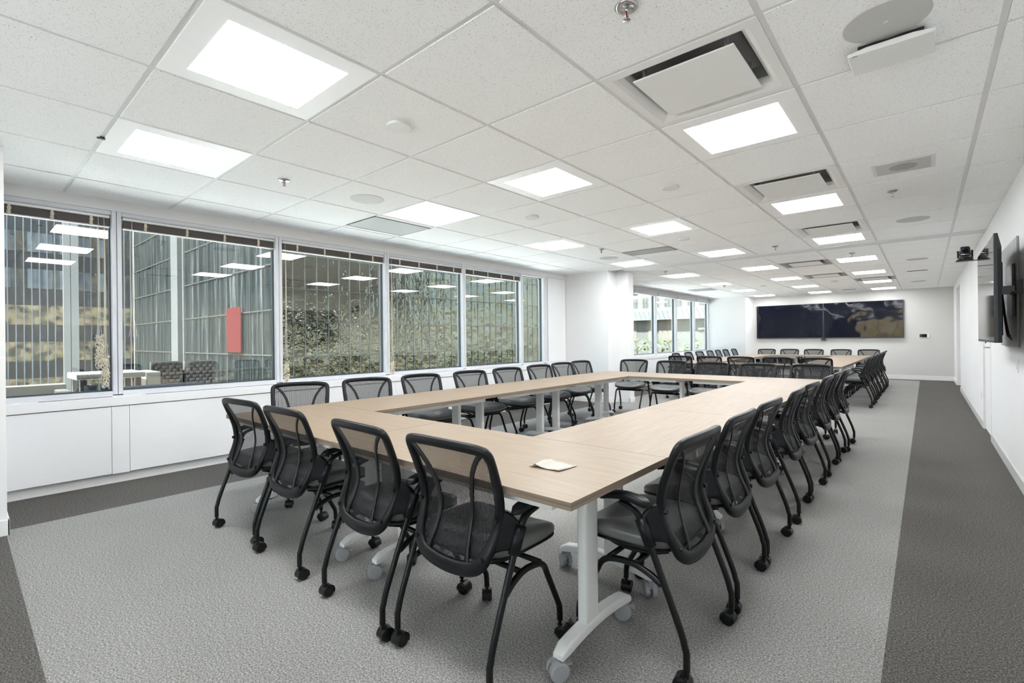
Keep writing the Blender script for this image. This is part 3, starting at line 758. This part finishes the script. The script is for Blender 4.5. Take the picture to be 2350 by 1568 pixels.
put_table(1.524, XA - 2.286, y0 + .381, 0, 'pale oak folding table in the near row of the far ring, window end', g)
yc = y0 + .762
for k in range(3):
    put_table(1.504, XA - .381, yc + 1.504 * (k + .5), 90, 'oak folding table, aisle side of the far ring, %s from its near row' % words[k], g)
    put_table(1.504, XA - 3.048 + .381, yc + 1.504 * (k + .5), -90, 'oak folding table, window side of the far ring, %s from its near row' % words[k], g)
yf = yc + 3 * 1.504 + .381
put_table(1.524, XA - .762, yf, 180, 'pale oak folding table in the last row under the wall screens, aisle end', g)
put_table(1.524, XA - 2.286, yf, 180, 'pale oak folding table in the last row under the wall screens, window end', g)
# napkin
mb = MB(); G = []
for r_ in range(9):
    row = []
    for c in range(11):
        u, v = c / 10, r_ / 8
        x = -1.265 + .15 * u + .012 * (v - .5) + .008 * math.sin(4 * v + 1) * (1 - u); y = 1.575 + .115 * v + .012 * (u - .5) + (.012 * math.sin(PI * v) if u < .3 else 0)
        z = .7375 + .006 * abs(math.sin(5 * u + 2 * v)) * (1 - u * .5) + (.010 * math.exp(-((u - .22) / .08) ** 2))
        row.append((x, y, z))
    G.append(row)
mb.rings(G, False, False)
tag(mb.build('napkin', M['paper'], smooth=True, solid=.0015), 'folded cream paper napkin lying on the nearest table corner', 'napkin')

# ------------------------------------------------------------------ screens and devices
r = thing('wall_television', 'black flat television held off the right wall on a swing arm', 'television', (.39, 5.825, 1.205))
mb = MB(); w, h = .725, .825
mb.rings([[(.0, -w, 0), (.0, w, 0), (.0, w, h), (.0, -w, h)], [(.022, -w, 0), (.022, w, 0), (.022, w, h), (.022, -w, h)], [(.045, -w + .03, .0), (.045, w - .03, .0), (.045, w - .03, h - .10), (.045, -w + .03, h - .10)]])
mb.build('housing', M['tv_body'], r, bevel=.003)
mb = MB(); mb.quad((-.001, -w + .012, .02), (-.001, w - .012, .02), (-.001, w - .012, h - .012), (-.001, -w + .012, h - .012)); mb.build('screen', M['tv_glass'], r)
mb = MB(); mb.box(-.002, .004, -.03, .0, -.012, .002); mb.build('sensor', M['rubber'], r)
r = thing('television_mount', 'grey steel swing-arm mount behind the television on the right wall', 'mount', (XR, 5.8, 1.64))
mb = MB(); mb.box(-.036, -.017, -.02, .30, -.22, .22); mb.build('wall_plate', M['tv_body'], r, bevel=.002)
mb = MB(); mb.box(-.145, -.02, -.04, -.015, -.035, .035); mb.box(-.15, -.10, -.05, .25, -.03, .03); mb.build('swing_arm', M['bracket'], r, bevel=.004)
mb = MB(); mb.box(-.03, .0, -.30, -.28, -.05, .06); mb.box(-.05, -.03, -.30, -.02, -.045, -.025); mb.build('hook', M['tv_body'], r, bevel=.002)
mb = MB(); mb.box(-.15, -.12, .0, .5, -.25, .28); mb.box(-.12, -.08, .08, .12, -.38, .25); mb.build('screen_plate', M['tv_body'], r, bevel=.003)
mb = MB()
for k in range(3): mb.tube(catmull([(-.09, .05 + .05 * k, .05), (-.07, .06 + .04 * k, -.2), (-.05, .03 + .06 * k, -.38), (-.03, .09 + .03 * k, -.42 + .02 * k)], 5), .005, 6)
mb.build('cable', M['rubber'], r, smooth=True)
mb = MB(); mb.box(-.016, -.002, 0, 1.12, 0, .915); tag(mb.build('grey_wall_panel', M['panel_grey'], loc=(XR, 5.70, 1.162), bevel=.002), 'flat grey panel on the right wall behind the television', 'panel')  # flat grey rectangle just proud of the wall, partly behind the television
# conference camera on a wall shelf
r = thing('conference_camera', 'black pan-tilt conference camera on a wall shelf beyond the television', 'camera', (.33, 7.2, 2.078))
mb = MB(); mb.lathe([(0, 0), (.062, 0), (.068, .006), (.066, .028), (.055, .036), (0, .036)], n=28); mb.build('base', M['caster'], r, smooth=False)
mb = MB()
for s_ in (-1, 1): mb.prism([(-.022, .03), (.035, .03), (.032, .09), (.016, .112), (-.012, .108)], 'x', s_ * .056 - .009, s_ * .056 + .009)
mb.build('yoke', M['caster'], r, bevel=.005)
mb = MB(); mb.lathe([(0, .046), (.040, .046), (.046, .054), (.043, .135), (.036, .148), (0, .148)], n=28); mb.build('head', M['caster'], r)
mb = MB(); mb.lathe([(.0465, .060), (.0472, .060), (.0472, .064), (.0465, .064)], n=28); mb.build('trim_ring', M['steel'], r)
mb = MB(); mb.cyl((0, -.036, .098), (0, -.049, .098), .024, .022, 20); mb.build('lens', M['screen'], r)
r = thing('camera_shelf', 'thin black wall shelf carrying the conference camera', 'shelf', (XR, 7.2, 2.07))
mb = MB(); mb.box(-.33, -.19, -.05, .05, 0, .006); mb.box(-.21, 0, -.02, .02, -.002, .005); mb.build('shelf_plate', M['caster'], r)
mb = MB(); mb.box(-.012, 0, -.03, .03, -.02, .12); mb.tube(catmull([(-.01, 0, .10), (-.08, .01, .12), (-.12, 0, .10), (-.10, -.01, .07), (-.02, 0, .06)], 5), .004, 6); mb.build('wall_bracket', M['caster'], r)
# two wall screens on the far wall
for k, (a, b) in enumerate(((-4.33, -2.425), (-2.415, -.48))):
    r = thing('wall_screen', ('dark wide screen on the far grey wall, window side' if k == 0 else 'dark wide screen on the far grey wall, aisle side, with light reflections'), 'screen', ((a + b) / 2, YF, 1.205), 0, 'paired wall screens')
    w = (b - a) / 2
    mb = MB(); mb.box(-w, w, -.085, -.03, 0, 1.085); mb.build('housing', M['tv_body'], r, bevel=.004)
    mb = MB(); mb.box(-w * .6, w * .6, -.03, 0, .3, .8); mb.build('wall_plate', M['tv_body'], r)
    mb = MB(); mb.quad((-w + .012, -.0858, .018), (w - .012, -.0858, .018), (w - .012, -.0858, 1.073), (-w + .012, -.0858, 1.073)); mb.build('screen', M['screen'], r)
r = thing('video_bar', 'small black device hanging below the join of the two wall screens', 'camera', (-2.42, YF - .06, 1.12))
mb = MB(); mb.box(-.05, .05, -.03, .02, .03, .075); mb.build('body', M['caster'], r, bevel=.006); mb = MB(); mb.tube(catmull([(-.06, 0, .05), (-.07, -.01, .02), (0, -.02, .0), (.07, -.01, .02), (.06, 0, .05)], 5), .008, 6); mb.build('cable', M['rubber'], r, smooth=True)
r = thing('wall_controller', 'small black control panel in a white frame on the far wall', 'control panel', (-.04, YF, 1.20))
mb = MB(); mb.box(-.10, .11, -.018, 0, -.005, .105); mb.build('frame', M['base'], r, bevel=.003); mb = MB(); mb.box(-.095, .065, -.022, -.016, .004, .096); mb.build('touch_screen', M['screen'], r)
for y, z, l in ((5.85, 1.0, 'white switch plate on the right wall below the television'), (9.35, .42, 'low white outlet plate on the right wall beyond the door')):
    r = thing('wall_plate', l, 'switch plate', (XR, y, z)); mb = MB(); mb.box(-.006, 0, -.036, .036, -.058, .058); mb.build('plate', M['base'], r, bevel=.003)
    mb = MB(); mb.box(-.010, -.005, -.012, .012, -.03, .03); mb.build('rocker', M['base'], r, bevel=.002)

# ------------------------------------------------------------------ outside
M['tw_wall'] = plain('tower_spandrel', (.055, .068, .09), .5, vary=.1, vscale=.3)
M['tw_pier'] = plain('tower_concrete', (.27, .28, .285), .7, vary=.08, vscale=.4)
M['tw_fin'] = plain('tower_fin_metal', (.20, .23, .28), .4)
def office_glass(name, base, lit, scale):
    m, nt, out = new_mat(name); p = N(nt, 'ShaderNodeBsdfPrincipled'); p.inputs['Roughness'].default_value = .15
    v = coords(nt, 'Object', (1, 1 / scale, .0)); w = N(nt, 'ShaderNodeTexWhiteNoise', noise_dimensions='3D')
    fl = N(nt, 'ShaderNodeVectorMath', operation='FLOOR'); nt.links.new(v, fl.inputs[0]); nt.links.new(fl.outputs[0], w.inputs['Vector'])
    r = ramp(nt, w.outputs['Value'], base); nt.links.new(r.outputs[0], p.inputs['Base Color'])
    n = noise(nt, coords(nt), 1.6, 4); e = ramp(nt, n.outputs['Fac'], [(.40, (0, 0, 0)), (.62, (.9, .72, .40)), (.78, (1, .9, .65))])
    nt.links.new(e.outputs[0], p.inputs['Emission Color']); p.inputs['Emission Strength'].default_value = lit
    nt.links.new(p.outputs[0], out.inputs[0]); return m
M['tw_glass_blue'] = office_glass('tower_glass_dark_floor', [(.2, (.05, .06, .07)), (.5, (.16, .24, .30)), (.8, (.30, .42, .50))], .05, .55)
M['tw_glass_lit'] = office_glass('tower_glass_lit_floor', [(.2, (.05, .05, .04)), (.8, (.14, .13, .10))], .16, .55)
tw = thing('office_tower', 'dark blue-grey office tower with pale vertical fins seen through the first window', 'building', (-62, 0, 0))
mb = MB(); mb.box(-12, -.6, -40, 12.2, -20, 45); mb.build('tower_wall', M['tw_wall'], tw)
for k in range(-4, 9):
    zt = 1.48 + 3.37 * k
    if -16 < zt < 40:
        mb = MB(); mb.box(-.62, -.45, -40, 12.1, zt - 1.8, zt); mb.build('window_band', M['tw_glass_lit'] if k in (0, -1, -2, 1, 4) else M['tw_glass_blue'], tw)
for k in range(-20, 23):
    y = 3.1 + .518 * k
    if 6.6 < y < 7.95 or y > 12: continue
    mb = MB(); mb.box(-.5, -.12, y - .032, y + .032, -16, 40); mb.build('fin', M['tw_fin'], tw)
mb = MB(); mb.box(-.6, .05, 6.75, 7.25, -16, 40); mb.box(-.6, .05, 7.3, 7.85, -16, 40); mb.build('pier', M['tw_pier'], tw)
# glass curtain-wall building
def curtain(name, axis, wob, tint):
    m, nt, out = new_mat(name)
    d_ = N(nt, 'ShaderNodeBsdfDiffuse'); gl = N(nt, 'ShaderNodeBsdfGlossy'); gl.inputs['Roughness'].default_value = .02; gl.inputs[0].default_value = (.46, .48, .47, 1) if axis[0] > 1.5 else (.27, .28, .26, 1)
    v = coords(nt, 'Object', (1, 1, 1) if axis is None else axis)
    w = noise(nt, coords(nt, 'Object', (1.4, 1.1, .10 if axis[0] > 1.5 else .5)), 1.1, 4, .65)
    r = ramp(nt, w.outputs['Fac'], tint); nt.links.new(r.outputs[0], d_.inputs[0])
    n = noise(nt, v, 1.0, 3, .6); b = bump(nt, n.outputs['Fac'], wob, .25); nt.links.new(b.outputs[0], gl.inputs['Normal'])
    mix = N(nt, 'ShaderNodeMixShader'); mix.inputs[0].default_value = .62 if axis[0] > 1.5 else .5
    nt.links.new(d_.outputs[0], mix.inputs[1]); nt.links.new(gl.outputs[0], mix.inputs[2]); nt.links.new(mix.outputs[0], out.inputs[0]); return m
M['cw_a'] = curtain('curtain_glass_side', (2.2, 1, .35), .55, [(.36, (.003, .009, .012)), (.47, (.018, .030, .036)), (.57, (.06, .07, .075)), (.70, (.30, .31, .32))])  # pale upright streaks in the colour imitate distorted reflections
M['cw_b'] = curtain('curtain_glass_front', (1, 1.1, .9), .6, [(.34, (.008, .0065, .004)), (.5, (.022, .019, .013)), (.62, (.045, .04, .03)), (.74, (.14, .14, .13))])
M['cw_mull'] = plain('curtain_wall_mullion', (.06, .066, .066), .4)
M['cw_pier'] = plain('curtain_wall_pier', (.10, .105, .11), .6, vary=.12, vscale=.5)
cb = thing('glass_office_building', 'reflective glass curtain-wall building filling the second to sixth windows', 'building', (-28.6, 12.07, 0))
mb = MB(); mb.quad((-33, 0, -20), (0, 0, -20), (0, 0, 42), (-33, 0, 42)); mb.build('side_glazing', M['cw_a'], cb)
mb = MB(); mb.quad((0, 0, -20), (0, 31, -20), (0, 31, 42), (0, 0, 42)); mb.build('front_glazing', M['cw_b'], cb)
mb = MB(); mb.box(-33, -.1, .1, 31, -20, 41.9); mb.build('core', M['dark'], cb)
for k in range(42):
    mb = MB(); y = .37 + .745 * k
    if y < 31: mb.box(-.04, .07, y - .02, y + .02, -18, 42); mb.build('mullion', M['cw_mull'], cb)
for k in range(-3, 9):
    z = .35 + 2.05 * k; mb = MB(); mb.box(-.04, .05, 0, 31, z - .03, z + .03); mb.build('transom', M['cw_mull'], cb)
    mb = MB(); mb.box(-33, 0, -.05, .04, z * 1.3 - .04, z * 1.3 + .04); mb.build('transom', M['cw_mull'], cb)
for k in range(17):
    x = -1.4 - 1.9 * k; mb = MB(); mb.box(x - .03, x + .03, -.07, .04, -18, 42); mb.build('mullion', M['cw_mull'], cb)
M['red_panel'] = plain('red_reflection_paint', (.09, .005, .007), .5)
mb = MB(); mb.box(-18.8, -17.0, -.35, .0, -18, 42); mb.box(-16.6, -16.3, -.12, .0, -18, 42); mb.build('pier', M['cw_pier'], cb)
mb = MB(); mb.box(-1.2, 1.2, -.04, .0, 0, 2.9); tag(mb.build('wall_reflection', M['red_panel'], loc=(-34.2, 11.9, .6)), 'painted tall red banner on the glass building seen through the second window', 'reflection')  # flat red panel imitates a red reflection in the glass
# pale stone building, white canopy and grey pavilion beyond the far windows
M['stone'] = plain('pale_limestone', (.15, .14, .12), .8, vary=.06, vscale=.5)
M['dark_glass'] = plain('dark_building_glass', (.07, .075, .085), .15, vary=.3, vscale=2)
M['canopy'] = plain('white_canopy_metal', (.17, .18, .182), .5)
M['pavilion'] = plain('grey_pavilion_cladding', (.125, .127, .12), .6, vary=.1, vscale=.4)
M['pavilion_b'] = plain('taupe_pavilion_cladding', (.18, .162, .138), .6, vary=.08, vscale=.4)
M['hedge'] = plain('hedge_leaves', (.075, .10, .05), .8, vary=.5, vscale=3)
M['trunk'] = plain('branch_bark', (.085, .083, .055), .8, vary=.2)
sb = thing('stone_building', 'pale limestone building with gridded windows outside the far windows', 'building', (-46, 118, 0))
mb = MB(); mb.box(-40, 30, 0, 12, -5, 30); mb.build('stone_wall', M['stone'], sb)
for r_ in range(3):
    for c in range(-6, 10):
        x = c * 2.95 - .6; z = 8.9 + 3.9 * r_
        mb = MB(); mb.box(x - .85, x + .85, -.12, .05, z, z + 2.9)
        wn = mb.build('window_frame', M['canopy'], sb)
        mb = MB()
        for a in (-1, 0):
            for b in (0, 1): mb.box(x + .06 + a * .82, x + .76 + a * .82, -.16, -.05, z + .1 + b * 1.4, z + 1.4 + b * 1.4)
        mb.build('window_pane', M['dark_glass'], wn)
mb = MB(); mb.box(-40, 30, -.3, 0, 8.1, 8.5); mb.build('string_course', M['stone'], sb)
cn = thing('entrance_canopy', 'broad white ribbed canopy roof outside the far windows', 'canopy', (-46, 104, 4.93))
mb = MB(); mb.prism([(-9, 0), (5, 0), (5, .5), (-9, 2.5)], 'x', -14, 18); mb.build('roof', M['canopy'], cn)
for k in range(31):
    x = -13.5 + k * 1.02; mb = MB(); mb.tube([(x, -9.1, 2.5), (x + .9, -9.1, .05)], .05, 6); mb.build('rib', M['tw_pier'], cn)
pv = thing('glass_pavilion', 'grey and taupe pavilion wall below the white canopy outside', 'building', (-46, 96, -5))
mb = MB(); mb.box(-14, 18, 0, 6, 0, 9.9); mb.build('wall', M['pavilion'], pv)
for a, b in ((-2.6, -1.2), (1.4, 3.4), (3.8, 6.6)):
    mb = MB(); mb.box(a, b, -.1, 0, 5.6, 9.88); mb.build('panel', M['pavilion_b'], pv)
fc = bpy.data.curves.new('sign_letters', 'FONT'); fc.body = 'NATI'; fc.size = .56; fc.extrude = .05
_t = bpy.data.objects.new('t', fc); C.objects.link(_t); bpy.context.view_layer.update()
so = bpy.data.objects.new('building_sign', bpy.data.meshes.new_from_object(_t.evaluated_get(bpy.context.evaluated_depsgraph_get()))); bpy.data.objects.remove(_t); C.objects.link(so); so.location = (-34.05, 95.8, 2.75); so.rotation_euler = (PI / 2, 0, 0); so.data.materials.clear(); so.data.materials.append(M['lamp_frame'])
tag(so, 'white NATI lettering on the grey pavilion outside the last window', 'sign')
hg = MB()
rnd = random.Random(5)
for k in range(240):
    x = rnd.uniform(-62, -33); z = rnd.uniform(-1.6, .9); y = 94 + rnd.uniform(-1.2, .8); s_ = rnd.uniform(.25, .6); a = rnd.uniform(0, 3)
    hg.quad((x - s_ * math.cos(a), y, z - s_ * .6), (x + s_ * math.sin(a), y - .2, z - s_ * .5), (x + s_ * math.cos(a), y, z + s_ * .6), (x - s_ * math.sin(a), y + .2, z + s_ * .5))
o = hg.build('hedge_foliage', M['hedge']); o['kind'] = 'stuff'; tag(o, 'green planting in front of the pavilion outside the far windows', 'planting')
for k, x in enumerate((-56, -52.4, -49, -45.6, -42.2, -38.6)):
    mb = MB(); mb.tube(catmull([(0, 0, -4), (.1, 0, -.8), (-.1, 0, .4)], 4), [.16] * 9, 7)
    for q in range(5):
        a = -1.0 + .5 * q; mb.tube(catmull([(0, 0, -.6 + .15 * q), (.5 * math.sin(a), 0, .2 + .1 * q), (1.1 * math.sin(a), .1, 1.0)], 4), .06, 6)
    tag(mb.build('bare_tree', M['trunk'], loc=(x, 92.5, 0)), 'pale bare-branched small tree before the pavilion, %s from the pillar' % words[k], 'tree', 'small trees before the pavilion')
M['ground'] = plain('city_ground', (.085, .08, .07), .9, vary=.15, vscale=.2)
mb = MB(); mb.box(-90, -6.2, 31, 125, -5.4, -5); struct(mb.build('ground', M['ground']))
# terrace outside the near windows
M['terrace'] = plain('terrace_pavers', (.74, .74, .74), .9, vary=.06, vscale=1)
M['concrete'] = plain('planter_concrete', (.15, .145, .132), .8, vary=.08, vscale=3)
M['gravel'] = plain('dark_gravel', (.028, .028, .031), .9, vary=.6, vscale=90)
M['wicker'] = plain('grey_wicker', (.03, .026, .026), .6, vary=.25, vscale=60)
M['wicker_light'] = plain('pale_cushion', (.15, .136, .11), .8)
M['marble'] = plain('white_marble', (.20, .193, .18), .3, vary=.06, vscale=8)
M['bucket'] = plain('pale_blue_plastic', (.07, .09, .12), .4)
M['bark'] = plain('dark_soil', (.05, .045, .04), .9)
mb = MB(); mb.box(-11.5, -5.95, -6, 28, -.4, .30); mb.box(-9, 4, -30, -3.4, -.4, .3); mb.box(-6, 2, -5.2, -3.3, 2.62, 2.8); struct(mb.build('terrace_and_overhang', M['terrace']))  # last box is an unseen overhang, added to block sky light
pl = thing('planter_box', 'concrete planter with dark gravel outside the first window', 'planter', (-6.9, .1, .30))
mb = MB(); mb.box(-.45, .75, -1.5, .62, 0, .40); mb.build('gravel_bed', M['gravel'], pl)
mb = MB(); mb.box(-.62, -.45, -1.5, .72, 0, .52); mb.box(-.62, .75, .62, .72, 0, .46); mb.build('rim', M['concrete'], pl, bevel=.01)
tb = thing('terrace_table', 'pale stone-topped table on the terrace outside the first window', 'table', (-7.85, 1.25, .30))
mb = MB(); mb.box(-.35, .35, -.33, .33, .54, .61); mb.build('tabletop', M['marble'], tb, bevel=.01)
for a in (-1, 1):
    for b in (-1, 1): mb = MB(); mb.box(a * .28 - .03, a * .28 + .03, b * .26 - .03, b * .26 + .03, 0, .54); mb.build('leg', M['wicker'], tb)
for x, y, s_, l in ((-6.95, .97, .055, 'tall pale blue bucket on the terrace ledge outside the first window'), (-6.95, 1.105, .06, 'round pale blue bucket beside the knotted blind cord, outside')):
    b_ = thing('bucket', l, 'bucket', (x, y, .68), 0, 'pale blue buckets'); mb = MB(); mb.lathe([(0, 0), (s_ * .85, 0), (s_, .125), (s_ * 1.05, .13), (s_ * .95, .13), (s_ * .8, .01), (0, .01)], n=20); mb.build('pail', M['bucket'], b_, smooth=False)
    mb = MB(); mb.tube([(s_ * math.cos(t) * 1.02, 0, .12 + .02 * math.sin(t)) for t in [PI * k / 8 for k in range(9)]], .003, 5); mb.build('bail', M['steel'], b_)
mb = MB(); mb.box(-7.4, -6.25, .85, 1.75, .30, .68); tag(mb.build('stone_ledge', M['concrete'], bevel=.01), 'low pale stone ledge outside between the first two windows', 'ledge')
mb = MB(); mb.box(-8.3, -7.7, 1.62, 1.78, .30, .89); tag(mb.build('planter_end', M['concrete'], bevel=.01), 'beige planter end outside the second window', 'planter')
for k, (y, l) in enumerate(((2.0, 'grey wicker armchair on the terrace, left in the second window'), (2.42, 'grey wicker armchair on the terrace, right in the second window'))):
    r = thing('wicker_armchair', l, 'armchair', (-8.6, y, .30), 0, 'wicker armchairs on the terrace')
    mb = MB()
    for q in range(12):
        z = .10 + .05 * q
        for s_ in range(9):
            yy = -.17 + .0425 * s_; off = .012 if (q + s_) % 2 else -.006
            mb.box(.26 + off, .29 + off, yy - .020, yy + .020, z, z + .043)
    mb.box(.22, .262, -.19, .19, .08, .70); mb.build('backrest', M['wicker'], r)
    mb = MB(); mb.box(-.30, .24, -.19, .19, .08, .34); mb.build('seat', M['wicker'], r)
    mb = MB(); mb.box(-.28, .22, -.17, .17, .34, .46); mb.build('cushion', M['wicker_light'], r, bevel=.03)
    for s_ in (-1, 1): mb = MB(); mb.box(-.30, .26, s_ * .19 - .03, s_ * .19 + .03, .08, .56); mb.build('armrest', M['wicker'], r)
mb = MB(); mb.box(-6.24, -6.16, 1.05, 1.78, .785, .825); tag(mb.build('terrace_rail', M['tw_pier'], bevel=.004), 'low grey bar just outside the second window', 'rail')
# upper storeys of this building above the room, on the window side
M['masonry'] = plain('brown_masonry', (.33, .27, .20), .8, vary=.15, vscale=.6)
our = thing('upper_facade', 'brown masonry facade of this building above the window wall', 'building', (-5.95, 0, 2.9))
mb = MB(); mb.box(-.1, .4, -22, 40, 0, 28); mb.build('masonry_wall', M['masonry'], our)
for r_ in range(6):
    for c in range(-8, 14):
        mb = MB(); mb.box(-.16, -.08, c * 2.9 - .8, c * 2.9 + .8, 1.0 + 4 * r_, 3.2 + 4 * r_); mb.build('window', M['lamp_frame'] if (c + r_) % 3 == 0 else M['dark_glass'], our)

# ------------------------------------------------------------------ sky and camera
w = bpy.data.worlds.new('sky'); SC.world = w; w.use_nodes = True
nt = w.node_tree; nt.nodes.clear(); o = N(nt, 'ShaderNodeOutputWorld'); bg = N(nt, 'ShaderNodeBackground')
sky = N(nt, 'ShaderNodeTexSky'); sky.sky_type = 'NISHITA'; sky.sun_disc = False; sky.sun_elevation = R(38); sky.sun_rotation = R(150)
sky.air_density = 1.2; sky.dust_density = .8; sky.ozone_density = 1
bg.inputs[1].default_value = .20
nt.links.new(sky.outputs[0], bg.inputs[0]); nt.links.new(bg.outputs[0], o.inputs[0])
sl = bpy.data.lights.new('sun', 'SUN'); sl.energy = 16; sl.angle = R(2); sl.color = (1, .985, .96)
so = bpy.data.objects.new('sun', sl); C.objects.link(so); so.location = (-20, -20, 40); so.rotation_euler = (R(22), 0, R(6))

cam = bpy.data.cameras.new('camera'); cam.sensor_width = 36; cam.sensor_fit = 'HORIZONTAL'
cam.lens = 36 * 1101.98 / 2350; cam.shift_y = -(784 - 778.469) / 2350 ; cam.clip_start = .02; cam.clip_end = 400
co = bpy.data.objects.new('camera', cam); C.objects.link(co); SC.camera = co
th, rol = .7113, -.0103
fw = Vector((-math.sin(th), math.cos(th), 0)); rt = Vector((math.cos(th), math.sin(th), 0)); up = Vector((0, 0, 1))
r3 = rt * math.cos(rol) + up * math.sin(rol); u3 = -rt * math.sin(rol) + up * math.cos(rol)
mt = Matrix((r3, u3, -fw)).transposed().to_4x4(); mt.translation = (0, 0, 1.2711)
co.matrix_world = mt
SC.view_settings.view_transform = 'Standard'; SC.view_settings.look = 'None'
SC.view_settings.gamma = 1; SC.view_settings.use_curve_mapping = False; SC.view_settings.exposure = 1.94
cy = SC.cycles; cy.max_bounces = 14; cy.diffuse_bounces = 7; cy.glossy_bounces = 5; cy.transparent_max_bounces = 32; cy.transmission_bounces = 6
cy.caustics_reflective = False; cy.caustics_refractive = False; cy.sample_clamp_indirect = 6
try:
    cy.use_denoising = True; cy.denoiser = 'OPENIMAGEDENOISE'
except Exception: pass
